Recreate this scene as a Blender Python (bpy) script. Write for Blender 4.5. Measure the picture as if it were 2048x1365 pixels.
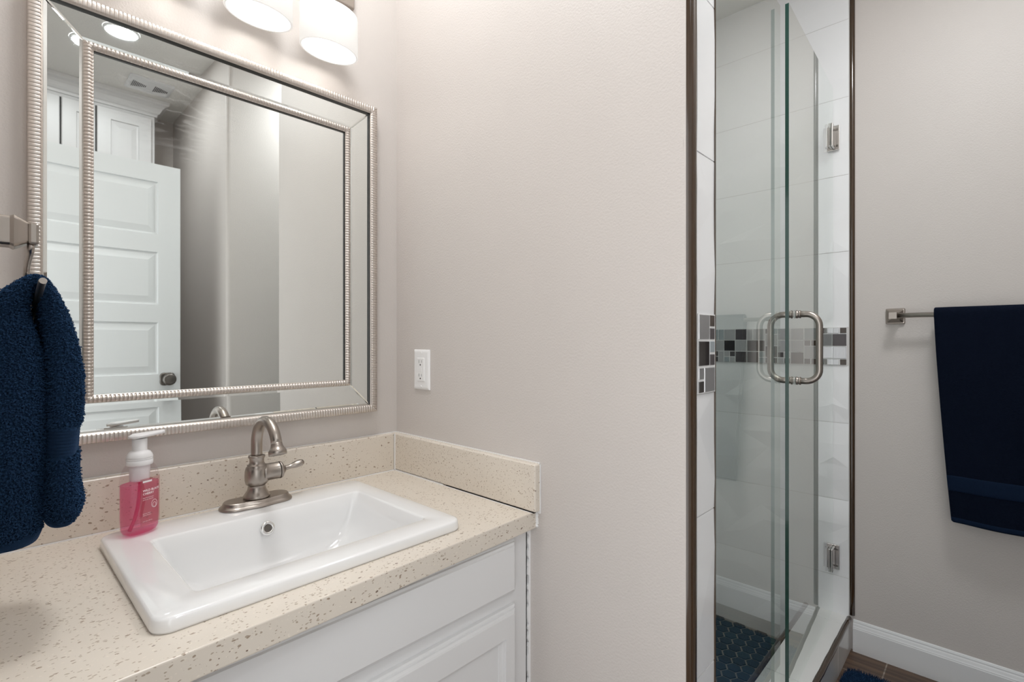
import bpy, bmesh, math, random
from mathutils import Vector, Matrix
from math import sin, cos, pi, radians, sqrt

random.seed(7)
scene = bpy.context.scene
COL = scene.collection
for o in list(bpy.data.objects):
    bpy.data.objects.remove(o)

# ------------------------------------------------------------------ camera
cam_d = bpy.data.cameras.new('camera')
cam = bpy.data.objects.new('camera', cam_d)
COL.objects.link(cam)
cam.location = (-.866, -1.316, 1.192)
YAW = math.atan(961 / 1005)                       # heading between the two wall directions
cam.rotation_euler = (pi / 2, 0, -(pi / 2 - YAW) + 0.0)
fwd = Vector((cos(YAW), sin(YAW), 0))
cam.rotation_euler = fwd.to_track_quat('-Z', 'Y').to_euler()
cam_d.sensor_width = 36
cam_d.lens = 1005 / 2048 * 36
cam_d.clip_start = .01
scene.camera = cam

# ------------------------------------------------------------------ light and exposure
W = bpy.data.worlds.new('world')
scene.world = W
W.use_nodes = True
W.node_tree.nodes['Background'].inputs[0].default_value = (.985, 1.0, 1.01, 1)
W.node_tree.nodes['Background'].inputs[1].default_value = 2.0     # the lit hall beyond the open doorway
ROOM_LAMP = 110.0      # ceiling lamp over the toilet end
ADDED_ALCOVE_LAMP = 37.0    # unseen ceiling lamp added to brighten the alcove before the shower
ADDED_VANITY_LAMP = 34.0    # unseen ceiling lamp added for more light over the vanity
BULB = 15.0          # radiance of each vanity bulb
SHADE_GLOW = .36
scene.view_settings.view_transform = 'Standard'
scene.view_settings.look = 'None'
scene.view_settings.exposure = 0.16
scene.view_settings.gamma = 1.0
scene.view_settings.use_curve_mapping = False
cy = scene.cycles
cy.use_denoising = True
cy.max_bounces = 14
cy.transparent_max_bounces = 24
cy.diffuse_bounces = 6
cy.glossy_bounces = 8
cy.sample_clamp_indirect = 6

# ------------------------------------------------------------------ dimensions
XD = 1.447        # painted face of the right wall
XT = 1.440        # tiled face of the right wall
YE = -.927        # end of the partition, front line of the shower
XC = -.905        # left wall (with the doorway)
YF = -1.6         # wall closing the alcove
YR = -2.69        # far end wall
CEIL = 2.655
CT = .805         # counter top
PT = .112         # partition thickness
CURB = .127
SHF = -.06        # shower floor

# ------------------------------------------------------------------ materials
def new_mat(name):
    m = bpy.data.materials.new(name)
    m.use_nodes = True
    nt = m.node_tree
    b = nt.nodes['Principled BSDF']
    return m, nt, b

def N(nt, kind, **kw):
    n = nt.nodes.new(kind)
    for k, v in kw.items():
        if k in n.inputs.keys():
            n.inputs[k].default_value = v
        else:
            setattr(n, k, v)
    return n

def L(nt, a, b):
    nt.links.new(a, b)

def principled(name, col, rough=.5, metal=0, bump=None, coat=0, spec=None, mottling=0, sheen=0, stretch=None):
    """bump = (scale, strength, distance)"""
    m, nt, b = new_mat(name)
    b.inputs['Base Color'].default_value = (*col, 1)
    b.inputs['Roughness'].default_value = rough
    b.inputs['Metallic'].default_value = metal
    b.inputs['Coat Weight'].default_value = coat
    b.inputs['Sheen Weight'].default_value = sheen
    if spec is not None:
        b.inputs['Specular IOR Level'].default_value = spec
    tc = N(nt, 'ShaderNodeTexCoord')
    src = tc.outputs['Object']
    if stretch:
        mp = N(nt, 'ShaderNodeMapping')
        mp.inputs['Scale'].default_value = stretch
        L(nt, src, mp.inputs['Vector'])
        src = mp.outputs['Vector']
    if mottling:
        no = N(nt, 'ShaderNodeTexNoise', Scale=9.0, Detail=4.0)
        L(nt, src, no.inputs['Vector'])
        mx = N(nt, 'ShaderNodeMix', data_type='RGBA')
        d = 1 - mottling
        mx.inputs['A'].default_value = (col[0] * d, col[1] * d, col[2] * d, 1)
        mx.inputs['B'].default_value = (*[min(1, c * (1 + mottling)) for c in col], 1)
        L(nt, no.outputs['Fac'], mx.inputs['Factor'])
        L(nt, mx.outputs['Result'], b.inputs['Base Color'])
    if bump:
        no = N(nt, 'ShaderNodeTexNoise', Scale=bump[0], Detail=3.0)
        L(nt, src, no.inputs['Vector'])
        bp = N(nt, 'ShaderNodeBump', Strength=bump[1], Distance=bump[2])
        L(nt, no.outputs['Fac'], bp.inputs['Height'])
        L(nt, bp.outputs['Normal'], b.inputs['Normal'])
    return m

def emission_mat(name, col, strength):
    m, nt, b = new_mat(name)
    b.inputs['Base Color'].default_value = (.8, .8, .8, 1)
    b.inputs['Emission Color'].default_value = (*col, 1)
    b.inputs['Emission Strength'].default_value = strength
    return m

M = {}
M['paint'] = principled('wall_paint', (.610, .570, .542), .5, bump=(230, .17, .004), mottling=.015)
M['ceiling'] = principled('ceiling_paint', (.82, .81, .78), .7, bump=(120, .3, .003))
M['white_trim'] = principled('white_trim_paint', (.78, .79, .80), .35)
M['white_door'] = principled('white_door_paint', (.74, .76, .765), .38, bump=(60, .05, .002), stretch=(1, 1, .1))
M['cabinet'] = principled('cabinet_white_paint', (.76, .76, .765), .38, bump=(90, .06, .001))
M['porcelain'] = principled('white_porcelain', (.86, .865, .87), .08, coat=.5)
M['plastic'] = principled('white_plastic', (.86, .86, .86), .3)
M['dark'] = principled('dark_slot', (.02, .018, .016), .6)
M['caulk'] = principled('white_caulk', (.86, .86, .86), .4)
M['nickel'] = principled('brushed_nickel', (.385, .345, .312), .31, 1, bump=(300, .06, .001), stretch=(1, 1, .08))
M['pewter'] = principled('aged_pewter', (.20, .185, .17), .33, 1)
M['steel'] = principled('brushed_steel', (.60, .58, .56), .22, 1)
M['chrome'] = principled('chrome', (.85, .85, .85), .06, 1)
M['champagne'] = principled('champagne_silver', (.62, .57, .53), .38, 1)
M['dark_parts_lip_shade'] = principled('dark_parts_and_lip_shade', (.03, .028, .026), .35)  # backing and gasket; also painted shade on two sides of the frame
M['bronze'] = principled('bronze_trim_glaze', (.048, .026, .012), .18, coat=.5, mottling=.25, stretch=(4, 4, .6))
M['tile'] = principled('white_glazed_tile', (.85, .855, .865), .1, coat=.3)
M['grout'] = principled('pale_grout', (.62, .61, .60), .8)
M['curb_tile'] = principled('white_curb_tile', (.80, .80, .79), .12, coat=.3, mottling=.03)
M['shower_grout'] = principled('grey_brown_grout', (.30, .275, .245), .85)

def mirror_mat():
    m, nt, b = new_mat('silvered_mirror')
    b.inputs['Base Color'].default_value = (.83, .86, .845, 1)
    b.inputs['Metallic'].default_value = 1
    b.inputs['Roughness'].default_value = .012
    # dusty smears towards one corner of the pane
    tc = N(nt, 'ShaderNodeTexCoord')
    no = N(nt, 'ShaderNodeTexNoise', Scale=1.0, Detail=7.0, Roughness=.68, Distortion=.5)
    mp = N(nt, 'ShaderNodeMapping')
    mp.inputs['Rotation'].default_value = (0, radians(38), 0)
    mp.inputs['Scale'].default_value = (14, 1, 75)
    L(nt, tc.outputs['Object'], mp.inputs['Vector'])
    L(nt, mp.outputs['Vector'], no.inputs['Vector'])
    r = N(nt, 'ShaderNodeValToRGB')
    r.color_ramp.elements[0].position = .50
    r.color_ramp.elements[1].position = .80
    L(nt, no.outputs['Fac'], r.inputs['Fac'])
    vd = N(nt, 'ShaderNodeVectorMath', operation='DISTANCE')
    L(nt, tc.outputs['Object'], vd.inputs[0])
    vd.inputs[1].default_value = (-.580, -.013, 1.715)
    mr = N(nt, 'ShaderNodeMapRange')
    mr.inputs['From Min'].default_value = .02
    mr.inputs['From Max'].default_value = .15
    mr.inputs['To Min'].default_value = .50
    mr.inputs['To Max'].default_value = .012
    L(nt, vd.outputs['Value'], mr.inputs['Value'])
    mu = N(nt, 'ShaderNodeMath', operation='MULTIPLY')
    L(nt, r.outputs['Color'], mu.inputs[0])
    L(nt, mr.outputs['Result'], mu.inputs[1])
    df = N(nt, 'ShaderNodeBsdfDiffuse')
    df.inputs['Color'].default_value = (.8, .8, .8, 1)
    mx = N(nt, 'ShaderNodeMixShader')
    out = nt.nodes['Material Output']
    L(nt, mu.outputs[0], mx.inputs[0])
    L(nt, b.outputs[0], mx.inputs[1])
    L(nt, df.outputs[0], mx.inputs[2])
    L(nt, mx.outputs[0], out.inputs['Surface'])
    return m
M['mirror'] = mirror_mat()

def clear_mat(name, tint, rough=.0, ior=1.5, body=None, body_amt=0.0, sheet=False):
    """pane: tinted see-through with a Fresnel reflection; optional milky body"""
    m, nt, b = new_mat(name)
    nt.nodes.remove(b)
    out = nt.nodes['Material Output']
    tr = N(nt, 'ShaderNodeBsdfTransparent')
    tr.inputs['Color'].default_value = (*tint, 1)
    gl = N(nt, 'ShaderNodeBsdfGlossy')
    gl.inputs['Roughness'].default_value = rough
    gl.inputs['Color'].default_value = (1, 1, 1, 1)
    fr = N(nt, 'ShaderNodeFresnel')
    ge = N(nt, 'ShaderNodeNewGeometry')
    io = N(nt, 'ShaderNodeMapRange')            # same reflection from either side of a face
    io.inputs['To Min'].default_value = ior
    io.inputs['To Max'].default_value = 1 / ior
    L(nt, ge.outputs['Backfacing'], io.inputs['Value'])
    L(nt, io.outputs['Result'], fr.inputs['IOR'])
    mx = N(nt, 'ShaderNodeMixShader')
    base = tr.outputs[0]
    if body:
        df = N(nt, 'ShaderNodeBsdfDiffuse')
        df.inputs['Color'].default_value = (*body, 1)
        tl = N(nt, 'ShaderNodeBsdfTranslucent')
        tl.inputs['Color'].default_value = (*body, 1)
        m1 = N(nt, 'ShaderNodeMixShader')
        m1.inputs[0].default_value = .5
        L(nt, df.outputs[0], m1.inputs[1])
        L(nt, tl.outputs[0], m1.inputs[2])
        m2 = N(nt, 'ShaderNodeMixShader')
        m2.inputs[0].default_value = body_amt
        L(nt, tr.outputs[0], m2.inputs[1])
        L(nt, m1.outputs[0], m2.inputs[2])
        base = m2.outputs[0]
    # the two faces of a sheet together reflect 2F/(1+F); all of it leaves from the face turned to the ray
    a1 = N(nt, 'ShaderNodeMath', operation='ADD'); a1.inputs[1].default_value = 1.0
    L(nt, fr.outputs[0], a1.inputs[0])
    a2 = N(nt, 'ShaderNodeMath', operation='MULTIPLY'); a2.inputs[1].default_value = 2.0 if sheet else 1.0
    L(nt, fr.outputs[0], a2.inputs[0])
    a3 = N(nt, 'ShaderNodeMath', operation='DIVIDE')
    L(nt, a2.outputs[0], a3.inputs[0]); L(nt, a1.outputs[0], a3.inputs[1])
    a4 = N(nt, 'ShaderNodeMath', operation='SUBTRACT'); a4.inputs[0].default_value = 1.0
    L(nt, ge.outputs['Backfacing'], a4.inputs[1])
    a5 = N(nt, 'ShaderNodeMath', operation='MULTIPLY')
    L(nt, a3.outputs[0], a5.inputs[0]); L(nt, a4.outputs[0], a5.inputs[1])
    L(nt, a5.outputs[0], mx.inputs[0])
    L(nt, base, mx.inputs[1])
    L(nt, gl.outputs[0], mx.inputs[2])
    L(nt, mx.outputs[0], out.inputs['Surface'])
    return m
M['glass'] = clear_mat('green_tinted_glass', (.950, .975, .960), sheet=True)
M['glass_edge'] = principled('dark_green_glass_edge', (.006, .045, .034), .12, coat=.4)
M['bottle'] = clear_mat('clear_bottle_plastic', (.96, .93, .94), .05, 1.4)
M['soap'] = clear_mat('pink_soap', (.98, .60, .74), .05, 1.1, body=(.92, .22, .44), body_amt=.17)
M['tube'] = clear_mat('pink_dip_tube', (.95, .55, .70), .1, 1.2, body=(.85, .25, .45), body_amt=.6)
M['frost'] = principled('frosted_pump_plastic', (.83, .82, .83), .35)
M['frost'].node_tree.nodes['Principled BSDF'].inputs['Subsurface Weight'].default_value = .4
M['frost'].node_tree.nodes['Principled BSDF'].inputs['Subsurface Radius'].default_value = (.01, .01, .01)
M['label'] = clear_mat('tinted_clear_label', (.92, .78, .78), .2, 1.3, body=(.62, .30, .30), body_amt=.22)
M['print'] = principled('white_print', (.85, .82, .83), .5)
M['print_dark'] = principled('grey_print', (.25, .2, .2), .5)

def towel_mat(name, col, lighter, bump):
    m, nt, b = new_mat(name)
    tc = N(nt, 'ShaderNodeTexCoord')
    no = N(nt, 'ShaderNodeTexNoise', Scale=260.0, Detail=3.0)
    L(nt, tc.outputs['Object'], no.inputs['Vector'])
    mx = N(nt, 'ShaderNodeMix', data_type='RGBA')
    mx.inputs['A'].default_value = (*col, 1)
    mx.inputs['B'].default_value = (*lighter, 1)
    L(nt, no.outputs['Fac'], mx.inputs['Factor'])
    L(nt, mx.outputs['Result'], b.inputs['Base Color'])
    b.inputs['Roughness'].default_value = .95
    b.inputs['Specular IOR Level'].default_value = .1
    b.inputs['Sheen Weight'].default_value = .25
    b.inputs['Sheen Tint'].default_value = (*[min(1, c * 9) for c in lighter], 1)
    bp = N(nt, 'ShaderNodeBump', Strength=bump, Distance=.004)
    L(nt, no.outputs['Fac'], bp.inputs['Height'])
    L(nt, bp.outputs['Normal'], b.inputs['Normal'])
    return m
M['terry'] = towel_mat('navy_terry', (.0050, .0145, .036), (.0165, .046, .104), .6)
M['terry_band'] = towel_mat('navy_woven_band', (.0065, .0175, .042), (.009, .025, .058), .2)
M['velour'] = towel_mat('dark_navy_cotton', (.0016, .0035, .010), (.0028, .006, .016), .4)
M['velour_band'] = towel_mat('navy_border_weave', (.0035, .009, .024), (.0055, .014, .035), .2)

def quartz_mat():
    m, nt, b = new_mat('speckled_beige_quartz')
    tc = N(nt, 'ShaderNodeTexCoord')
    mp = N(nt, 'ShaderNodeMapping')
    mp.inputs['Scale'].default_value = (.75, 1.25, 1.25)
    L(nt, tc.outputs['Object'], mp.inputs['Vector'])
    nz = N(nt, 'ShaderNodeTexNoise', Scale=120.0, Detail=2.0)
    L(nt, mp.outputs['Vector'], nz.inputs['Vector'])
    sub = N(nt, 'ShaderNodeVectorMath', operation='MULTIPLY_ADD')
    sub.inputs[1].default_value = (.007, .007, .007)
    L(nt, nz.outputs['Color'], sub.inputs[0])
    L(nt, mp.outputs['Vector'], sub.inputs[2])
    big = N(nt, 'ShaderNodeTexNoise', Scale=14.0, Detail=3.0)
    L(nt, tc.outputs['Object'], big.inputs['Vector'])
    base = N(nt, 'ShaderNodeMix', data_type='RGBA')
    base.inputs['A'].default_value = (.70, .635, .555, 1)
    base.inputs['B'].default_value = (.75, .69, .61, 1)
    L(nt, big.outputs['Fac'], base.inputs['Factor'])
    cur = base.outputs['Result']
    for scale, keep, rad, col in ((140, .42, .21, (.37, .29, .22)), (215, .65, .25, (.44, .365, .285)),
                                  (112, .09, .20, (.22, .16, .12)), (260, .35, .24, (.80, .73, .64))):
        v = N(nt, 'ShaderNodeTexVoronoi', Scale=float(scale))
        L(nt, sub.outputs[0], v.inputs['Vector'])
        sp = N(nt, 'ShaderNodeSeparateColor')
        L(nt, v.outputs['Color'], sp.inputs[0])
        a = N(nt, 'ShaderNodeMath', operation='LESS_THAN')
        a.inputs[1].default_value = keep
        L(nt, sp.outputs[0], a.inputs[0])
        rr = N(nt, 'ShaderNodeMath', operation='MULTIPLY')       # each fleck its own size
        rr.inputs[1].default_value = rad * 1.5
        L(nt, sp.outputs[1], rr.inputs[0])
        c = N(nt, 'ShaderNodeMath', operation='LESS_THAN')
        L(nt, v.outputs['Distance'], c.inputs[0])
        L(nt, rr.outputs[0], c.inputs[1])
        mu = N(nt, 'ShaderNodeMath', operation='MULTIPLY')
        L(nt, a.outputs[0], mu.inputs[0])
        L(nt, c.outputs[0], mu.inputs[1])
        mx = N(nt, 'ShaderNodeMix', data_type='RGBA')
        L(nt, mu.outputs[0], mx.inputs['Factor'])
        L(nt, cur, mx.inputs['A'])
        mx.inputs['B'].default_value = (*col, 1)
        cur = mx.outputs['Result']
    L(nt, cur, b.inputs['Base Color'])
    b.inputs['Roughness'].default_value = .28
    return m
M['quartz'] = quartz_mat()

def wood_tile_mat():
    m, nt, b = new_mat('wood_look_plank_tile')
    tc = N(nt, 'ShaderNodeTexCoord')
    sx = N(nt, 'ShaderNodeSeparateXYZ')
    L(nt, tc.outputs['Object'], sx.inputs[0])
    cx = N(nt, 'ShaderNodeCombineXYZ')
    ax = N(nt, 'ShaderNodeMath', operation='ADD'); ax.inputs[1].default_value = 1.035
    ay = N(nt, 'ShaderNodeMath', operation='ADD'); ay.inputs[1].default_value = .061
    L(nt, sx.outputs['Y'], ax.inputs[0]); L(nt, sx.outputs['X'], ay.inputs[0])
    L(nt, ax.outputs[0], cx.inputs['X']); L(nt, ay.outputs[0], cx.inputs['Y'])
    br = N(nt, 'ShaderNodeTexBrick')
    br.inputs['Scale'].default_value = 1
    br.inputs['Brick Width'].default_value = .90
    br.inputs['Row Height'].default_value = .15
    br.inputs['Mortar Size'].default_value = .0022
    br.inputs['Color1'].default_value = (.15, .085, .05, 1)
    br.inputs['Color2'].default_value = (.095, .055, .035, 1)
    br.inputs['Mortar'].default_value = (.33, .27, .22, 1)
    L(nt, cx.outputs[0], br.inputs['Vector'])
    mp = N(nt, 'ShaderNodeMapping'); mp.inputs['Scale'].default_value = (60, 3.0, 1)
    L(nt, tc.outputs['Object'], mp.inputs['Vector'])
    no = N(nt, 'ShaderNodeTexNoise', Scale=1.0, Detail=5.0, Distortion=.6)
    L(nt, mp.outputs[0], no.inputs['Vector'])
    mr = N(nt, 'ShaderNodeMapRange')
    mr.inputs['From Min'].default_value = .3; mr.inputs['From Max'].default_value = .7
    mr.inputs['To Min'].default_value = .35; mr.inputs['To Max'].default_value = 1.35
    L(nt, no.outputs['Fac'], mr.inputs['Value'])
    mx = N(nt, 'ShaderNodeVectorMath', operation='SCALE')
    L(nt, br.outputs['Color'], mx.inputs[0]); L(nt, mr.outputs[0], mx.inputs['Scale'])
    L(nt, mx.outputs[0], b.inputs['Base Color'])
    b.inputs['Roughness'].default_value = .35
    return m
M['wood'] = wood_tile_mat()

def hex_mat():
    m, nt, b = new_mat('dark_teal_hexagon_tile')
    g = N(nt, 'ShaderNodeNewGeometry')
    r = N(nt, 'ShaderNodeValToRGB')
    r.color_ramp.elements[0].color = (.010, .030, .040, 1)
    r.color_ramp.elements[1].color = (.022, .062, .078, 1)
    e = r.color_ramp.elements.new(.93); e.color = (.016, .045, .056, 1)
    L(nt, g.outputs['Random Per Island'], r.inputs['Fac'])
    L(nt, r.outputs['Color'], b.inputs['Base Color'])
    b.inputs['Roughness'].default_value = .4
    return m
M['hex'] = hex_mat()
M['m_black'] = principled('black_brown_mosaic', (.018, .014, .013), .12, coat=.3)
M['m_brown'] = principled('brown_mosaic', (.075, .058, .048), .3)
M['m_taupe'] = principled('taupe_mosaic', (.085, .075, .078), .35)
M['m_silver'] = principled('brushed_metal_mosaic', (.55, .55, .56), .33, .8, bump=(260, .3, .001), stretch=(1, 1, .12))
M['m_glass'] = principled('pale_glass_mosaic', (.36, .40, .42), .12, coat=.4)
M['bulb'] = emission_mat('lit_bulb', (1, .965, .92), BULB)
M['diffuser'] = emission_mat('lit_lamp_diffuser', (.98, 1, 1.01), ROOM_LAMP)
M['diffuser_added_alcove'] = emission_mat('added_alcove_diffuser', (.98, 1, 1.01), ADDED_ALCOVE_LAMP)
M['diffuser_added_vanity'] = emission_mat('added_vanity_diffuser', (.99, 1, 1), ADDED_VANITY_LAMP)

def shade_mat():
    m, nt, b = new_mat('lit_opal_glass')
    nt.nodes.remove(b)
    out = nt.nodes['Material Output']
    tl = N(nt, 'ShaderNodeBsdfTranslucent'); tl.inputs['Color'].default_value = (.88, .84, .79, 1)
    df = N(nt, 'ShaderNodeBsdfDiffuse'); df.inputs['Color'].default_value = (.62, .615, .60, 1)
    m1 = N(nt, 'ShaderNodeMixShader'); m1.inputs[0].default_value = .10
    L(nt, df.outputs[0], m1.inputs[1]); L(nt, tl.outputs[0], m1.inputs[2])
    em = N(nt, 'ShaderNodeEmission'); em.inputs['Color'].default_value = (1, .985, .965, 1)
    em.inputs['Strength'].default_value = SHADE_GLOW
    ad = N(nt, 'ShaderNodeAddShader')
    L(nt, m1.outputs[0], ad.inputs[0]); L(nt, em.outputs[0], ad.inputs[1])
    L(nt, ad.outputs[0], out.inputs['Surface'])
    return m
M['shade'] = shade_mat()

# ------------------------------------------------------------------ mesh helpers
class MB:
    def __init__(self):
        self.v, self.f, self.m, self.s = [], [], [], []
    def add(self, verts, faces, mat=0, smooth=False):
        k = len(self.v)
        self.v += [tuple(p) for p in verts]
        for f in faces:
            self.f.append(tuple(i + k for i in f)); self.m.append(mat); self.s.append(smooth)
        return self
    def box(self, a, b, mat=0):
        x0, y0, z0 = [min(p, q) for p, q in zip(a, b)]
        x1, y1, z1 = [max(p, q) for p, q in zip(a, b)]
        v = [(x0, y0, z0), (x1, y0, z0), (x1, y1, z0), (x0, y1, z0), (x0, y0, z1), (x1, y0, z1), (x1, y1, z1), (x0, y1, z1)]
        return self.add(v, [(0, 3, 2, 1), (4, 5, 6, 7), (0, 1, 5, 4), (1, 2, 6, 5), (2, 3, 7, 6), (3, 0, 4, 7)], mat)
    def loft(self, rings, mat=0, smooth=True, cap0=True, cap1=True, close=True, mats=None):
        n = len(rings[0]); k = len(self.v)
        for r in rings:
            self.v += [tuple(p) for p in r]
        for i in range(len(rings) - 1):
            for j in range(n if close else n - 1):
                j2 = (j + 1) % n
                self.f.append((k + i * n + j, k + i * n + j2, k + (i + 1) * n + j2, k + (i + 1) * n + j))
                self.m.append(mats[i] if mats else mat); self.s.append(smooth)
        if cap0:
            self.f.append(tuple(k + j for j in range(n))[::-1]); self.m.append(mat); self.s.append(False)
        if cap1:
            self.f.append(tuple(k + (len(rings) - 1) * n + j for j in range(n))); self.m.append(mat); self.s.append(False)
        return self
    def lathe(self, prof, origin=(0, 0, 0), axis=(0, 0, 1), n=36, mat=0, smooth=True, caps=True, ex=1.0, ey=1.0):
        """prof: list of (radius, height along axis)"""
        q = Vector((0, 0, 1)).rotation_difference(Vector(axis)).to_matrix()
        o = Vector(origin)
        rings = []
        for r, h in prof:
            rings.append([o + q @ Vector((r * ex * cos(2 * pi * j / n), r * ey * sin(2 * pi * j / n), h)) for j in range(n)])
        return self.loft(rings, mat, smooth, caps, caps)
    def tube(self, pts, rad, n=16, mat=0, caps=True, flat=None):
        pts = [Vector(p) for p in pts]
        rings = []
        up = None
        for i, p in enumerate(pts):
            t = (pts[min(i + 1, len(pts) - 1)] - pts[max(i - 1, 0)]).normalized()
            if up is None:
                up = Vector((0, 0, 1)) if abs(t.z) < .9 else Vector((0, 1, 0))
            u = (up - t * up.dot(t)).normalized(); up = u
            w = t.cross(u)
            r = rad[i] if isinstance(rad, (list, tuple)) else rad
            r2 = r * (flat or 1)
            rings.append([p + u * (r * cos(2 * pi * j / n)) + w * (r2 * sin(2 * pi * j / n)) for j in range(n)])
        return self.loft(rings, mat, True, caps, caps)
    def move(self, mat4):
        self.v = [tuple(mat4 @ Vector(p)) for p in self.v]
        return self
    def build(self, name, mats, parent=None, bevel=0, seg=2, local=None, fix=True):
        me = bpy.data.meshes.new(name)
        me.from_pydata(self.v, [], self.f)
        if not isinstance(mats, (list, tuple)):
            mats = [mats]
        for m in mats:
            me.materials.append(m)
        me.polygons.foreach_set('material_index', self.m)
        me.polygons.foreach_set('use_smooth', self.s)
        if fix:
            bm = bmesh.new(); bm.from_mesh(me)
            bmesh.ops.recalc_face_normals(bm, faces=bm.faces)
            bm.to_mesh(me); bm.free()
        me.update()
        o = bpy.data.objects.new(name, me)
        COL.objects.link(o)
        if parent:
            o.parent = parent
            if parent.type == 'EMPTY':
                o.matrix_parent_inverse = Matrix.Translation(-parent.location)
        if bevel:
            b = o.modifiers.new('bevel', 'BEVEL'); b.width = bevel; b.segments = seg
            b.limit_method = 'ANGLE'; b.angle_limit = radians(40)
            b.harden_normals = False
        return o

def tag(o, label=None, cat=None, group=None, kind=None):
    if label: o['label'] = label
    if cat: o['category'] = cat
    if group: o['group'] = group
    if kind: o['kind'] = kind
    return o

def thing(name, loc, label, cat, group=None):
    o = bpy.data.objects.new(name, None)
    o.empty_display_size = .05
    COL.objects.link(o)
    o.location = loc
    return tag(o, label, cat, group)

def struct(o, label, cat):
    return tag(o, label, cat, kind='structure')

def box_obj(name, a, b, mat, parent=None, bevel=0, seg=2):
    return MB().box(a, b).build(name, mat, parent, bevel, seg)

def sring(cx, cy, a, b, z, n=4.0, k=48):
    """superellipse ring in plan"""
    out = []
    for j in range(k):
        t = 2 * pi * j / k
        c, s = cos(t), sin(t)
        out.append((cx + a * math.copysign(abs(c) ** (2 / n), c), cy + b * math.copysign(abs(s) ** (2 / n), s), z))
    return out

def rring(x0, y0, x1, y1, z, r, k=6):
    """rounded rectangle ring in plan"""
    out = []
    for cx, cy_, a0 in ((x1 - r, y1 - r, 0), (x0 + r, y1 - r, pi / 2), (x0 + r, y0 + r, pi), (x1 - r, y0 + r, 1.5 * pi)):
        for j in range(k + 1):
            t = a0 + (pi / 2) * j / k
            out.append((cx + r * cos(t), cy_ + r * sin(t), z))
    return out

def panel_rings(mb, x0, z0, x1, z1, rings, plane, sgn, mat=0, back=0.0, fill=True):
    """concentric rectangles on a plane y=plane facing sgn*y; rings = (inset x, inset z, height)"""
    rr = []
    for ix, iz, h in rings:
        y = plane + sgn * h
        rr.append([(x0 + ix, y, z0 + iz), (x1 - ix, y, z0 + iz), (x1 - ix, y, z1 - iz), (x0 + ix, y, z1 - iz)])
    mb.loft(rr, mat, False, False, fill)

# ================================================================== SETTING
T = .10
struct(box_obj('wall_back', (XC - T, 0, SHF - .1), (XD + T, T, CEIL + .02), M['paint']), 'beige painted wall behind the mirror and the vanity', 'wall')
mb = MB()
mb.box((0, YE + .008, SHF - .1), (PT - .008, 0, CEIL + .02))
struct(mb.build('wall_partition', M['paint']), 'beige painted partition wall with the outlet, beside the shower', 'wall')
struct(box_obj('wall_right', (XD, YR - T, SHF - .1), (XD + T, 0, CEIL + .02), M['paint']), 'beige painted wall with the towel bar, right of the shower', 'wall')
struct(box_obj('wall_alcove', (0, YR - T, -.05), (XD, YF, CEIL + .02), M['paint'], bevel=.018, seg=4), 'beige wall block with rounded corner, seen in the mirror', 'wall')
struct(box_obj('wall_front', (XC - T, YR - T, -.05), (0, YR, CEIL + .02), M['paint']), 'beige end wall behind the hanging cabinet, seen in the mirror', 'wall')
DY0, DY1, DH = -1.665, -.945, 2.065
mb = MB()
mb.box((XC - T, YR, -.05), (XC, DY0, CEIL + .02)).box((XC - T, DY1, -.05), (XC, 0, CEIL + .02)).box((XC - T, DY0, DH), (XC, DY1, CEIL + .02))
struct(mb.build('wall_left', M['paint']), 'beige painted wall left of the vanity, holding the towel ring', 'wall')
struct(box_obj('ceiling', (XC - T, YR - T, CEIL), (XD + T, T, CEIL + .1), M['ceiling']), 'white ceiling, seen in the mirror', 'ceiling')
mb = MB()
mb.box((XC - T - .3, YR - T, -.05), (XD, YE + .012, 0)).box((XC, YE + .012, -.05), (0, 0, 0))
struct(mb.build('floor', M['wood']), 'brown wood-look plank tile floor', 'floor')

# shower floor of hexagon tiles
mb = MB()
mb.box((PT - .01, -.79, SHF - .05), (XT, 0, SHF - .003), 0)
hp = .052
R = hp / sqrt(3) * .90
row = 0
y = -.78
while y < -.01:
    x = PT + (hp / 2 if row % 2 else 0) + .015
    while x < XT - .01:
        v = [(x + R * cos(pi / 6 + i * pi / 3), y + R * sin(pi / 6 + i * pi / 3)) for i in range(6)]
        mb.add([(a, b, SHF - .003) for a, b in v] + [(x + (a - x) * .94, y + (b - y) * .94, SHF) for a, b in v],
               [(6, 7, 8, 9, 10, 11)] + [(i, (i + 1) % 6, 6 + (i + 1) % 6, 6 + i) for i in range(6)], 1)
        x += hp
    y += hp * sqrt(3) / 2
    row += 1
struct(mb.build('floor_shower', [M['shower_grout'], M['hex']]), 'dark teal hexagon tile shower floor', 'floor')

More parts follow.
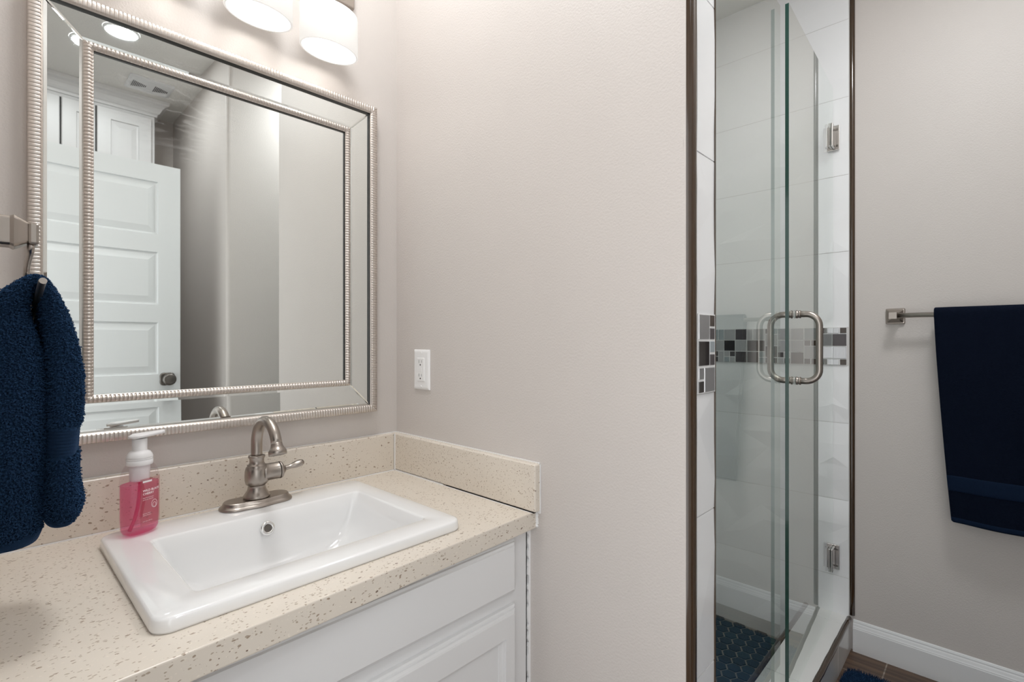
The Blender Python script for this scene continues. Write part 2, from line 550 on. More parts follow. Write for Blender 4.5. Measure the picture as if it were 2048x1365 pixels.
# faceted white tile claddings, one course of tiles after another
COURSES = [-.06, .272, .572, .872, 1.097, 1.245, 1.54, 1.838, 2.14, 2.44, CEIL]
def tiled(mb, p2w, u0, u1, courses, seed, tile_w=.60, skip_band=True, start=0, amp=1.0):
    """p2w(u, z, h) -> world; h is the height out of the wall"""
    rnd = random.Random(seed)
    for a, b in zip(courses[:-1], courses[1:]):
        if skip_band and 1.09 < a < 1.10:
            continue
        u = u0 - start
        while u < u1:
            ua, ub = max(u, u0), min(u + tile_w, u1)
            u += tile_w
            if ub - ua < .004: continue
            g = .0011
            nu = max(1, round((ub - ua) / .10)); nz = max(1, round((b - a) / .085))
            idx = {}
            vs, fs = [], []
            for i in range(nu + 1):
                for j in range(nz + 1):
                    fu, fz = i / nu, j / nz
                    ed_u, ed_z = i in (0, nu), j in (0, nz)
                    if not ed_u: fu += rnd.uniform(-.3, .3) / nu
                    if not ed_z: fz += rnd.uniform(-.3, .3) / nz
                    h = (.0038 + amp * rnd.choice((0, .001, .0040, .0050)) if not ed_z else rnd.choice((.0038, .0041, .0044)))
                    uu = ua + g + fu * (ub - ua - 2 * g); zz = a + g + fz * (b - a - 2 * g)
                    idx[i, j] = len(vs); vs.append(p2w(uu, zz, h))
            for i in range(nu):
                for j in range(nz):
                    q = (idx[i, j], idx[i + 1, j], idx[i + 1, j + 1], idx[i, j + 1])
                    if rnd.random() < .5: fs += [(q[0], q[1], q[2]), (q[0], q[2], q[3])]
                    else: fs += [(q[0], q[1], q[3]), (q[1], q[2], q[3])]
            # skirts down to the grout
            per = [(i, 0) for i in range(nu + 1)] + [(nu, j) for j in range(1, nz + 1)] + [(i, nz) for i in range(nu - 1, -1, -1)] + [(0, j) for j in range(nz - 1, 0, -1)]
            base = {}
            for ij in per:
                base[ij] = len(vs)
                i, j = ij
                # same plan position at the grout plane
                vs.append(None)
            for ij in per:
                p = vs[idx[ij]]
                vs[base[ij]] = p
            uz = {}
            for ij in per:
                p = Vector(vs[idx[ij]])
                n0 = Vector(p2w(0, 0, 1)) - Vector(p2w(0, 0, 0))
                d = (p - Vector(p2w(0, 0, 0))).dot(n0)
                vs[base[ij]] = tuple(p - n0 * d)
            for k in range(len(per)):
                p, q = per[k], per[(k + 1) % len(per)]
                fs.append((idx[p], idx[q], base[q], base[p]))
            mb.add(vs, fs, 0)

mb = MB()
mb.box((XT, YE + .010, SHF - .05), (XD, 0, CEIL), 1)
tiled(mb, lambda u, z, h: (XT + .003 - h, -u, z), 0.0, -YE - .012, COURSES, 3, .61, start=.28)
struct(mb.build('wall_shower_right', [M['tile'], M['grout']], fix=False), 'white faceted tile wall inside the shower, carrying the glass door', 'wall')
mb = MB()
mb.box((PT, -.004, SHF - .05), (XT, 0, CEIL), 1)
tiled(mb, lambda u, z, h: (u, -.001 - h, z), PT, XT, COURSES, 5, .61)
struct(mb.build('wall_shower_back', [M['tile'], M['grout']]), 'white faceted tile wall at the back of the shower', 'wall')
mb = MB()
mb.box((PT - .008, YE + .010, SHF - .05), (PT - .004, 0, CEIL), 1)
tiled(mb, lambda u, z, h: (PT - .007 + h, -u, z), 0.012, -YE - .012, COURSES, 8, .61)
struct(mb.build('wall_shower_left', [M['tile'], M['grout']]), 'white faceted tile wall on the shower side of the partition', 'wall')
# end face of the partition
mb = MB()
mb.box((.014, YE + .004, 0), (PT - .001, YE + .008, CEIL), 1)
tiled(mb, lambda u, z, h: (u, YE + .006 - h, z), .030, PT, [0, .272, .572, .868, 1.094, 1.241, 1.54, 1.838, 2.14, 2.44, CEIL], 17, .6, amp=.4)
ob = mb.build('wall_shower_end', [M['tile'], M['grout']])
struct(ob, 'narrow strip of white tile on the end of the partition', 'wall')

# mosaics
def mosaic(name, p2w, layout, pitch, u0, z1, h0, h1, width):
    mats = [M['caulk'], M['m_black'], M['m_brown'], M['m_taupe'], M['m_silver'], M['m_glass']]
    code = {'k': 1, 'b': 2, 't': 3, 's': 4, 'g': 5}
    mb = MB()
    rows = 6
    def blk(ua, ub, za, zb, ha, hb, mat):
        v = [p2w(ua, za, ha), p2w(ub, za, ha), p2w(ub, zb, ha), p2w(ua, zb, ha)]
        e = .0012 if mat else 0
        v += [p2w(ua + e, za + e, hb), p2w(ub - e, za + e, hb), p2w(ub - e, zb - e, hb), p2w(ua + e, zb - e, hb)]
        mb.add(v, [(4, 5, 6, 7), (0, 1, 5, 4), (1, 2, 6, 5), (2, 3, 7, 6), (3, 0, 4, 7), (0, 3, 2, 1)], mat)
    blk(u0, u0 + width, z1 - rows * pitch, z1, -.004, h0, 0)
    g = .0014
    for (c, r, w, h, m) in layout:
        ua, ub = u0 + c * pitch + g, u0 + (c + w) * pitch - g
        zb, za = z1 - r * pitch - g, z1 - (r + h) * pitch + g
        ub = min(ub, u0 + width - .0005)
        if ub - ua < .004: continue
        blk(ua, ub, za, zb, h0 - .001, h1, code[m])
    return mb.build(name, mats)

# right wall band: u runs from the trim into the shower
lay = [(0, 0, 1, 1, 'b'), (1, 0, 1, 1, 's'), (0, 1, 2, 2, 't'), (0, 3, 2, 2, 's'), (0, 5, 1, 1, 'b'), (1, 5, 1, 1, 's')]
occ = {(c + i, r + j) for (c, r, w, h, m) in lay for i in range(w) for j in range(h)}
rnd = random.Random(21)
NC = 37
for c in range(NC):
    for r in range(6):
        if (c, r) in occ: continue
        opts = [(1, 1)] * 3
        if (c + 1, r) not in occ and r < 5 and (c, r + 1) not in occ and (c + 1, r + 1) not in occ and c < NC - 1: opts += [(2, 2)] * 5
        if r < 5 and (c, r + 1) not in occ: opts += [(1, 2)] * 2
        w, h = rnd.choice(opts)
        m = rnd.choice('ktttbsssgg' if w * h < 4 else 'kttsssg')
        lay.append((c, r, w, h, m))
        occ |= {(c + i, r + j) for i in range(w) for j in range(h)}
struct(mosaic('trim_1', lambda u, z, h: (XT + .001 - h, YE + .018 + u, z), lay, .0247, 0, 1.2455, .0055, .0085, .895), 'band of brown and silver mosaic across the white shower wall', 'mosaic band')
lay = [(0, 0, 2, 2, 's'), (2, 0, 1, 1, 'b'), (2, 1, 1, 1, 't'), (0, 2, 2, 2, 'k'), (2, 2, 1, 1, 'g'), (2, 3, 1, 1, 't'), (0, 4, 1, 1, 's'), (0, 5, 1, 1, 'k'), (1, 4, 2, 2, 's')]
struct(mosaic('trim_2', lambda u, z, h: (u, YE + .006 - h, z), lay, .0248, .0335, 1.243, .0062, .0074, .0765), 'short column of brown and silver mosaic on the partition end', 'mosaic band')

# bronze trims
def bar_z(name, x, y, r, z0, z1, label):
    mb = MB()
    rings = []
    k = 24
    for i in range(k + 1):
        z = z0 + (z1 - z0) * i / k
        j = .00012 * sin(i * 1.7) + .0001
        rings.append([(x + r * cos(2 * pi * t / 20) + j, y + r * sin(2 * pi * t / 20), z) for t in range(20)])
    mb.loft(rings)
    return struct(mb.build(name, M['bronze']), label, 'trim')
bar_z('trim_3', .0165, YE + .013, .0165, 0, CEIL, 'dark bronze edge trim on the corner of the partition')
bar_z('trim_4', XD + .001, YE + .004, .0105, CURB + .006, CEIL, 'dark bronze edge trim between the white tile and the painted right wall')
# inner corner trim of the partition, shower side
box_obj_ = box_obj('trim_5', (PT - .0008, YE - .001, CURB), (PT + .0012, YE + .012, CEIL), M['bronze'], bevel=.0006)
struct(box_obj_, 'thin dark edge strip where the partition end meets the glass', 'trim')

# curb
mb = MB()
mb.box((PT, YE + .012, -.05), (XT, -.765, CURB - .008), 1)
xs = [PT, .42, .89, 1.36, XT]
for a, b in zip(xs[:-1], xs[1:]):
    mb.box((a + .001, YE + .016, CURB - .012), (b - .001, -.779, CURB), 0)
for a, b in zip([PT, .62, 1.22, XT][:-1], [PT, .62, 1.22, XT][1:]):
    mb.box((a + .001, YE + .006, 0), (b - .001, YE + .014, CURB - .014), 0)
    mb.box((a + .001, -.768, SHF), (b - .001, -.762, CURB - .014), 0)
struct(mb.build('trim_6', [M['curb_tile'], M['grout']], bevel=.001), 'white tiled curb below the shower door', 'shower curb')
for nm, yy, lb in (('trim_7', YE + .0125, 'dark bronze edge trim along the front of the shower curb'), ('trim_8', -.768, 'dark bronze edge trim along the inner side of the shower curb')):
    mb = MB()
    mb.tube([(PT + .001 + (XT - .002 - PT) * i / 30, yy + .0006 * sin(i * 2.1), CURB - .008) for i in range(31)], .010, 16)
    struct(mb.build(nm, M['bronze']), lb, 'trim')

# baseboards
def baseboard(name, a, b, n, label):
    """a, b floor points, n = unit normal into the room"""
    a, b, n = Vector(a), Vector(b), Vector(n)
    prof = [(0, 0), (.014, 0), (.014, .088), (.0125, .0905), (.0125, .093), (.0105, .097), (.0085, .104), (.006, .108), (.006, .112), (.004, .117), (0, .119)]
    rings = [[(p + n * d + Vector((0, 0, z))) for d, z in prof] for p in (a, b)]
    mb = MB(); mb.loft(rings, smooth=False)
    return struct(mb.build(name, M['white_trim']), label, 'baseboard')
baseboard('baseboard_right', (XD, YE - .001, 0), (XD, YF, 0), (-1, 0, 0), 'white baseboard under the towel bar')
baseboard('baseboard_partition', (0, YE + .01, 0), (0, -.60, 0), (-1, 0, 0), 'white baseboard along the foot of the partition')
baseboard('baseboard_alcove', (.02, YF, 0), (XD - .016, YF, 0), (0, 1, 0), 'white baseboard across the alcove')

# ------------------------------------------------------------------ shower glass
def glass_slab(name, L_, z0, z1, th, parent, edges, xf):
    """slab along local x 0..L, thickness along y"""
    mb = MB()
    h = th / 2
    v = [(0, -h, z0), (L_, -h, z0), (L_, h, z0), (0, h, z0), (0, -h, z1), (L_, -h, z1), (L_, h, z1), (0, h, z1)]
    k = len(mb.v)
    mb.v += v
    for f, m in (((0, 1, 5, 4), 0), ((2, 3, 7, 6), 0), ((1, 2, 6, 5), edges[1]), ((3, 0, 4, 7), edges[0]), ((4, 5, 6, 7), edges[2]), ((0, 3, 2, 1), edges[2])):
        mb.f.append(tuple(q + k for q in f)); mb.m.append(m); mb.s.append(False)
    mb.move(xf)
    return mb.build(name, [M['glass'], M['glass_edge']], parent)

YG = -.855
pan = thing('shower_panel', (PT + .3, YG, CURB), 'fixed clear glass shower panel standing between the partition end and the door', 'glass panel')
glass_slab('glass_pane', .765 - PT - .002, CURB + .001, 2.19, .010, pan, (0, 0, 0), Matrix.Translation((PT + .002, YG, 0)))
mb = MB(); mb.box((PT + .0005, YG - .008, CURB + .002), (PT + .008, YG - .0055, 2.19)); mb.box((PT + .0005, YG + .0055, CURB + .002), (PT + .008, YG + .008, 2.19))
mb.build('channel', M['steel'], pan)

HX, HY = XT - .012, -.859
dr = thing('shower_door', (HX, HY, CURB), 'frameless clear glass shower door with green edge, standing slightly open', 'shower door')
ang = math.atan(.0306)
DX = Matrix.Translation((HX, HY, 0)) @ Matrix.Rotation(pi + ang, 4, 'Z')      # local +x runs from hinge to free edge, local +y faces the room
DL = .668
glass_slab('glass_pane', DL, CURB + .010, 2.185, .010, dr, (0, 1, 0), DX)
# handle pulls on both faces
def pull(side):
    s = .583; z0, z1 = 1.0705, 1.2735
    d = .067 * side; r = .036
    pts = [(s, .005 * side, z0)]
    for i in range(9):
        t = (pi / 2) * i / 8
        pts.append((s, d - (r * side) * (1 - sin(t)), z0 + r * (1 - cos(t))))
    for i in range(9):
        t = (pi / 2) * i / 8
        pts.append((s, d - (r * side) * (1 - cos(t)), z1 - r * (1 - sin(t))))
    pts.append((s, .005 * side, z1))
    mb = MB(); mb.tube(pts, .0095, 20)
    o = mb.move(DX).build('pull_handle', M['nickel'], dr)
    for z in (z0, z1):
        mr_ = MB()
        mr_.lathe([(.0095, .0), (.0125, .0), (.0125, .004), (.0108, .005), (.0108, .008), (.0125, .009), (.0125, .012), (.0095, .013)], (s, .0055 * side, z), (0, side, 0), 24)
        mr_.move(DX).build('collar', M['nickel'], o)
    return o
o = pull(1); o['label'] = 'outer pull handle facing the room'
o = pull(-1); o['label'] = 'inner pull handle facing the shower'
for zc in (1.987, .346):
    mb = MB()
    mb.box((-.004, -.028, zc - .048), (.001, .026, zc + .048))
    mb.move(Matrix.Translation((XT - .0105, HY, 0)) @ Matrix.Rotation(pi, 4, 'Z'))
    hg = mb.build('hinge', M['steel'], dr, bevel=.0012)
    mb = MB()
    for sd in (-1, 1):
        mb.box((.004, sd * .0052, zc - .044), (.052, sd * .0125, zc + .044))
    mb.move(DX).build('clamp_plate', M['steel'], hg, bevel=.0018)
    mb = MB()
    for sd in (-1, 1):
        for dz in (-.032, .032):
            mb.lathe([(.0042, 0), (.0042, .0012), (.003, .002)], (XT - .0115, HY + sd * .018, zc + dz), (-1, 0, 0), 14)
    mb.build('screw_heads', M['pewter'], hg)

# ================================================================== VANITY
van = thing('vanity_cabinet', (-.45, -.28, 0), 'white painted vanity cabinet below the speckled countertop', 'cabinet')
YFR = -.543
mb = MB()
mb.box((XC + .003, YFR, .09), (-.0105, YFR + .019, .766))
mb.box((XC + .003, YFR + .019, .09), (XC + .019, -.003, .766)).box((-.0265, YFR + .019, .09), (-.0105, -.003, .766))
mb.box((XC + .019, YFR + .019, .09), (-.0265, -.003, .106)).box((XC + .019, -.012, .106), (-.0265, -.003, .766))
mb.box((XC + .003, YFR + .07, 0), (-.0105, -.003, .09))
mb.build('body', M['cabinet'], van, bevel=.0012)
edge = [(0, 0, 0), (0, 0, .008), (.003, .003, .0105), (.0055, .0055, .0105), (.0065, .0065, .0145), (.0105, .0105, .0165), (.0125, .0125, .020)]
mb = MB()
panel_rings(mb, -.849, .638, -.058, .757, edge, YFR, -1)
mb.build('drawer_front', M['cabinet'], van)
for x0, x1 in ((-.849, -.456), (-.450, -.057)):
    mb = MB()
    panel_rings(mb, x0, .10, x1, .610, edge + [(.040, .058, .020), (.0405, .0585, .0165), (.044, .062, .0155), (.046, .064, .012), (.052, .070, .010), (.0525, .0705, .0085)], YFR, -1)
    mb.build('door', M['cabinet'], van)
# ragged caulk bead between face frame and wall
mb = MB()
rnd = random.Random(4)
rings = []
zz = .1
while zz < .765:
    j = rnd.choice((0, 0, .0015, .004)) if zz > .35 else 0
    rings.append([(-.0075 + j, YFR - .003, zz), (0, YFR - .004, zz), (0, YFR + .01, zz), (-.0075 + j, YFR + .01, zz)])
    zz += rnd.uniform(.003, .009)
mb.loft(rings, smooth=False)
mb.build('caulk_bead', M['caulk'], van)
box_obj('scribe_gap', (-.0105, YFR + .001, .30), (-.0072, YFR + .008, .766), M['dark'], van)

ctop = thing('countertop', (-.45, -.28, CT), 'beige quartz countertop with brown flecks on the white vanity', 'countertop')
FY0, FY1 = -.603, -.565     # front edge: slightly out of square, deeper at the left
SX0, SX1, SY0, SY1 = -.7195, -.188, -.530, -.0955
mb = MB()
# slab with a cut-out under the sink
def slab_z(z): return [(XC + .002, FY0, z), (-.001, FY1, z), (-.001, -.002, z), (XC + .002, -.002, z)]
hole = [(-.66, -.47), (-.23, -.47), (-.23, -.19), (-.66, -.19)]
o4t, o4b = slab_z(CT), slab_z(.766)
it = [(x, y, CT) for x, y in hole]; ib = [(x, y, .766) for x, y in hole]
fs = []
for i in range(4):
    j = (i + 1) % 4
    fs += [(i, j, 4 + j, 4 + i), (8 + j, 8 + i, 12 + i, 12 + j), (i, 8 + i, 8 + j, j), (4 + i, 4 + j, 12 + j, 12 + i)]
mb.add(o4t + it + o4b + ib, fs)
mb.build('slab', M['quartz'], ctop, bevel=.0025, seg=3)
ST = .915
b1 = box_obj('backsplash', (XC + .002, -.020, CT + .0012), (-.0215, -.001, ST), M['quartz'], ctop, bevel=.003, seg=3)
b1['label'] = 'backsplash under the mirror'
b2 = box_obj('backsplash', (-.020, -.578, CT + .0025), (-.001, -.001, ST), M['quartz'], ctop, bevel=.004, seg=3)
b2['label'] = 'side splash along the partition'
mb = MB()
mb.box((XC + .004, -.0225, CT), (-.022, -.0198, CT + .0022))
mb.box((-.0222, -.024, CT), (-.0196, -.0195, ST - .001))
rnd = random.Random(9)
yy = -.02
while yy > -.565:
    y2 = yy - rnd.uniform(.012, .03)
    w = .0022 if yy > -.24 else rnd.choice((.0008, .0014))
    mb.box((-.0200 - w, max(y2, -.57), CT), (-.0197, yy, CT + (.0028 if yy > -.24 else .0009)))
    yy = y2
mb.box((XC + .004, -.004, ST - .001), (-.003, -.0004, ST + .0016))
mb.box((-.004, -.577, ST - .001), (-.0004, -.001, ST + .0016))
mb.box((-.0036, -.5788, CT - .003), (-.0003, -.573, ST - .002))
rings = []
for i in range(14):
    z = .768 + i * .0032
    rings.append([(-.0035 + rnd.uniform(0, .002), FY1 - .0005, z), (-.0002, FY1 - .005 + rnd.uniform(-.002, .002), z), (-.0002, FY1 + .02, z), (-.0035, FY1 + .02, z)])
mb.loft(rings, smooth=False)
mb.build('caulk_line', M['caulk'], ctop)
box_obj('seam_gap', (-.0193, -.574, CT + .0002), (-.012, -.26, CT + .0012), M['dark'], ctop)

# ------------------------------------------------------------------ sink
sk = thing('sink', (-.445, -.30, CT), 'white rectangular drop-in porcelain sink set in the speckled countertop', 'sink')
RZ = CT + .021
mb = MB()
def rr2(x0, y0, x1, y1, z, r): return rring(x0, y0, x1, y1, z, r, 8)
rings = [rr2(SX0 + .012, SY0 + .012, SX1 - .012, SY1 - .012, CT + .0005, .02),
         rr2(SX0 + .001, SY0 + .001, SX1 - .001, SY1 - .001, CT + .0005, .024),
         rr2(SX0, SY0, SX1, SY1, CT + .004, .025),
         rr2(SX0 + .001, SY0 + .001, SX1 - .001, SY1 - .001, RZ - .0045, .025),
         rr2(SX0 + .0026, SY0 + .0026, SX1 - .0026, SY1 - .0026, RZ - .0013, .0245),
         rr2(SX0 + .006, SY0 + .006, SX1 - .006, SY1 - .006, RZ, .0225)]
BX0, BX1, BY0, BY1 = -.657, -.240, -.472, -.197
rings += [rr2(BX0 - .004, BY0 - .004, BX1 + .004, BY1 + .004, RZ, .014),
          rr2(BX0 - .001, BY0 - .001, BX1 + .001, BY1 + .001, RZ - .0012, .012),
          rr2(BX0 + .001, BY0 + .001, BX1 - .001, BY1 - .001, RZ - .004, .012)]
# sloping bowl
for t in (.15, .3, .5, .7, .85, .94, 1.0):
    s = t ** 2.2
    ix0, ix1, iy0, iy1 = .010 + .085 * s, .012 + .125 * s, .006 + .05 * s, .010 + .045 * s
    rings.append(rr2(BX0 + ix0 * 1, BY0 + iy0, BX1 - ix1, BY1 - iy1, RZ - .004 - .118 * (1 - (1 - t) ** 1.7), .016 + .05 * s))
rings.append(rr2(-.485, -.36, -.425, -.31, RZ - .126, .024))
mb.loft(rings, 0, True, False, True)
mb.move(Matrix.Translation((-.4538, -.3139, 0)) @ Matrix.Rotation(.009, 4, 'Z') @ Matrix.Translation((.4538, .3139, 0)))
so = mb.build('bowl', M['porcelain'], sk)
mb = MB()
mb.lathe([(.0, 0), (.020, 0), (.022, .002), (.022, .003), (.014, .003), (.012, .001)], (-.455, -.335, RZ - .1265), (0, 0, 1), 28)
mb.build('drain', M['chrome'], sk)
# overflow ring on the back slope of the bowl
ax = Vector((0, -1, .38)).normalized()
oc = Vector((-.4555, -.2085, RZ - .030))
mb = MB()
mb.lathe([(.0075, .000), (.0078, .0035), (.0095, .005), (.0125, .0045), (.0145, .0025), (.0148, -.001)], oc, ax, 32, caps=False)
ov = mb.build('overflow_ring', M['chrome'], sk)
mb = MB(); mb.lathe([(.0001, 0), (.0078, 0), (.0078, .0012)], oc, ax, 24)
mb.build('overflow_hole', M['pewter'], ov)

# ------------------------------------------------------------------ faucet
FX, FY = -.446, -.120
fz = RZ
fc = thing('faucet', (FX, FY, fz), 'brushed nickel single-lever gooseneck faucet on the back of the sink', 'faucet')
def stadium(L_, r, z, bulge=0, k=16):
    out = []
    def side(sg):
        for j in range(1, 24):
            x = L_ - 2 * L_ * j / 24
            out.append((FX + sg * x, FY + sg * (r + bulge * math.exp(-(x / .022) ** 2)), z))
    for j in range(k + 1):
        t = -pi / 2 + pi * j / k
        out.append((FX + L_ + r * cos(t), FY + r * sin(t), z))
    side(1)
    for j in range(k + 1):
        t = pi / 2 + pi * j / k
        out.append((FX - L_ + r * cos(t), FY + r * sin(t), z))
    side(-1)
    return out
mb = MB()
mb.loft([stadium(.043, .033, fz + .0004, .006), stadium(.043, .0335, fz + .002, .006), stadium(.043, .0325, fz + .0045, .006),
         stadium(.043, .029, fz + .0065, .006), stadium(.043, .0265, fz + .010, .006), stadium(.043, .0255, fz + .0135, .005), stadium(.043, .0235, fz + .0155, .004)])
mb.build('base_plate', M['nickel'], fc)
z0 = fz + .0156
mb = MB()
mb.lathe([(.027, 0), (.028, .003), (.0265, .006), (.023, .011), (.0195, .017), (.0178, .024), (.0178, .027), (.0195, .0285), (.0225, .031),
          (.0245, .040), (.0247, .050), (.0240, .060), (.0220, .067), (.0190, .0705), (.0192, .072), (.0170, .073), (.0150, .078), (.0150, .086),
          (.0172, .089), (.0176, .0915), (.0165, .0935), (.0118, .094)], (FX, FY, z0), (0, 0, 1), 48)
mb.build('body', M['nickel'], fc)
mb = MB()
ar = .057; zt = 1.018 - ar
pts = [(FX, FY, z0 + .088), (FX, FY, zt - .02), (FX, FY, zt)]
AE = radians(163)
for i in range(1, 25):
    t = AE * i / 24
    pts.append((FX, FY - ar + ar * cos(t), zt + ar * sin(t)))
mb.tube(pts, [.0118] * 3 + [.0118 - .0010 * i / 24 for i in range(24)], 24)
sp = mb.build('spout', M['nickel'], fc)
tip = Vector(pts[-1]); td = Vector((0, -sin(AE), cos(AE)))
mb = MB()
mb.lathe([(.0109, -.001), (.0113, .002), (.0122, .007), (.0148, .012), (.0172, .015), (.0178, .018), (.0178, .0245), (.0165, .025), (.0135, .025), (.0125, .020)], tip, td, 36)
mb.build('aerator', M['nickel'], sp)
hz = z0 + .0515
mb = MB()
mb.lathe([(.024, .010), (.0208, .017), (.0194, .024), (.0188, .046), (.0192, .047)], (FX, FY, hz), (1, 0, 0), 36)
mb.build('valve_barrel', M['nickel'], fc)
mb = MB(); mb.lathe([(.0186, .0468), (.0186, .0486)], (FX, FY, hz), (1, 0, 0), 36)
mb.build('gasket', M['dark_parts_lip_shade'], fc)
mb = MB()
mb.lathe([(.0192, .0486), (.0196, .051), (.0185, .054), (.0140, .057), (.0095, .060), (.008, .062)], (FX, FY, hz), (1, 0, 0), 36)
hd = mb.build('handle', M['nickel'], fc)
mb = MB()
lp = [(FX + .056 + .047 * i / 12, FY - .003 * i / 12, hz + .001 + .009 * (i / 12) ** 1.3) for i in range(13)]
mb.tube(lp, [.0062, .006, .0055, .0052, .005, .0052, .0062, .0072, .0078, .0080, .0080, .0076, .006], 18, flat=1.25)
mb.lathe([(.006, 0), (.0045, .0018), (.001, .0025)], lp[-1], (.96, -.06, .27), 16)
mb.build('lever', M['nickel'], hd)

# ------------------------------------------------------------------ soap dispenser
BXc, BYc = -.664, -.140
sd = thing('soap_dispenser', (BXc, BYc, RZ), 'clear pump bottle of pink hand soap on the sink rim', 'soap bottle')
RB = Matrix.Translation((BXc, BYc, 0)) @ Matrix.Rotation(radians(26), 4, 'Z')
def ovals(prof, n=2.6): return [sring(0, 0, a, b, z, n, 48) for a, b, z in prof]
bz = RZ + .0005
mb = MB()
mb.loft(ovals([(.024, .016, bz), (.0285, .0195, bz + .002), (.0315, .0215, bz + .008), (.0325, .0225, bz + .03), (.0325, .0225, bz + .095), (.0318, .022, bz + .108),
               (.0285, .0205, bz + .120), (.0235, .0195, bz + .128), (.0195, .0190, bz + .131), (.0190, .0188, bz + .136)]), 0, True, True, False)
mb.move(RB).build('bottle', M['bottle'], sd)
mb = MB()
mb.loft(ovals([(.022, .014, bz + .0015), (.027, .0182, bz + .004), (.0302, .0205, bz + .010), (.0312, .0214, bz + .03), (.0312, .0214, bz + .095), (.0311, .0213, bz + .0955)]), 0, True, True, True)
mb.move(RB).build('soap', M['soap'], sd)
mb = MB()
mb.tube([(.002, 0, bz + .128), (.001, .001, bz + .08), (-.002, .002, bz + .05), (-.008, .003, bz + .025), (-.018, .002, bz + .008)], .0032, 10)
mb.tube([(.008, .004, bz + .09), (.012, .004, bz + .06), (.004, .003, bz + .028)], .0026, 8)
mb.move(RB).build('dip_tube', M['tube'], sd)
mb = MB()
mb.lathe([(.0155, .100), (.0160, .104), (.0165, .122), (.0165, .133)], (0, 0, bz), (0, 0, 1), 32)
mb.move(RB).build('pump_chamber', M['frost'], sd)
mb = MB()
mb.lathe([(.0205, .130), (.0212, .132), (.0212, .1395), (.0204, .140), (.0212, .1408), (.0212, .1425), (.0204, .143), (.0212, .1438), (.0210, .1460),
          (.0200, .1495), (.0170, .1545), (.0125, .157), (.0125, .157), (.0120, .1585), (.0120, .1795)], (0, 0, bz), (0, 0, 1), 40)
pm = mb.move(RB).build('pump', M['frost'], sd)
mb = MB()
hh = []
for i in range(15):
    t = i / 14
    x = -.018 + .058 * t
    w = .0155 * sqrt(max(0, 1 - (abs(x) / .0185) ** 2)) if x < 0 else .0155 - .0095 * min(1, x / .035)
    w = max(w, .0035)
    zc = bz + .1835 + .0045 * t
    th = .0056 * (1 - .35 * t)
    if t < .12: th = .003
    hh.append([(x, w * cos(2 * pi * j / 20), zc + th * sin(2 * pi * j / 20)) for j in range(20)])
mb.loft(hh)
mb.move(Matrix.Translation((BXc, BYc, 0)) @ Matrix.Rotation(radians(4), 4, 'Z')).build('nozzle', M['frost'], pm)
# printed label on the front face
mb = MB()
def lab_pt(u, z, lift):
    # u along the front face of the oval
    a, b, n = .0328 + lift, .0228 + lift, 2.6
    x = u
    yv = -b * (1 - min(.999, abs(x / a)) ** n) ** (1 / n)
    return (x, yv, z)
k = 20
vs = []
for i in range(k + 1):
    u = -.0145 + .042 * i / k
    vs += [lab_pt(u, bz + .018, .0002), lab_pt(u, bz + .106, .0002)]
mb.add(vs, [(2 * i, 2 * i + 2, 2 * i + 3, 2 * i + 1) for i in range(k)], 0, True)
lb = mb.move(RB).build('label', M['label'], sd, fix=False)
def wrapped_text(txt, size, u0, z0, parent, mat, name='printed_text', bold=0.0):
    cu = bpy.data.curves.new('t', 'FONT'); cu.body = txt; cu.size = size; cu.resolution_u = 2; cu.offset = bold
    ot = bpy.data.objects.new('t', cu); COL.objects.link(ot)
    dg = bpy.context.evaluated_depsgraph_get()
    me = bpy.data.meshes.new_from_object(ot.evaluated_get(dg))
    bpy.data.objects.remove(ot); bpy.data.curves.remove(cu)
    mb = MB()
    mb.v = [tuple(RB @ Vector(lab_pt(u0 + v.co.x, z0 + v.co.y, .0005))) for v in me.vertices]
    mb.f = [tuple(p.vertices) for p in me.polygons]; mb.m = [0] * len(mb.f); mb.s = [False] * len(mb.f)
    bpy.data.meshes.remove(me)
    return mb.build(name, mat, parent, fix=False)
def lab_patch(u0, u1, z0, z1, mat, name, parent, lift=.0004):
    mb = MB(); vs = []
    for i in range(9):
        u = u0 + (u1 - u0) * i / 8
        vs += [lab_pt(u, z0, lift), lab_pt(u, z1, lift)]
    mb.add(vs, [(2 * i, 2 * i + 2, 2 * i + 3, 2 * i + 1) for i in range(8)])
    return mb.move(RB).build(name, mat, parent, fix=False)
lab_patch(-.0105, .0065, bz + .0985, bz + .1020, M['print'], 'printed_bar', lb)
for i in range(9):
    pass
wrapped_text('WILD BLACK', .0056, -.0105, bz + .0815, lb, M['print'], bold=.00012)
wrapped_text('CHERRY', .0056, -.0105, bz + .0755, lb, M['print'], bold=.00012)
wrapped_text('foaming hand soap', .0027, -.0105, bz + .0690, lb, M['print'])
wrapped_text('gentle & cleansing', .0027, -.0105, bz + .0655, lb, M['print'])
wrapped_text('jasmine, black', .0026, -.0105, bz + .0395, lb, M['print'])
wrapped_text('cherry & plum', .0026, -.0105, bz + .0362, lb, M['print'])
wrapped_text('8 FL OZ / 259 mL', .0024, -.0105, bz + .0250, lb, M['print'])
mb = MB()
ringpts = [lab_pt(.0115 + .0058 * cos(2 * pi * i / 24), bz + .055 + .0075 * sin(2 * pi * i / 24), .0006) for i in range(25)]
mb.tube(ringpts, .0003, 6)
mb.tube([lab_pt(.0115 + .0035 * cos(2 * pi * i / 16), bz + .053 + .0045 * sin(2 * pi * i / 16), .0006) for i in range(17)], .0003, 6)
mb.move(RB).build('printed_cherry', M['print'], lb)

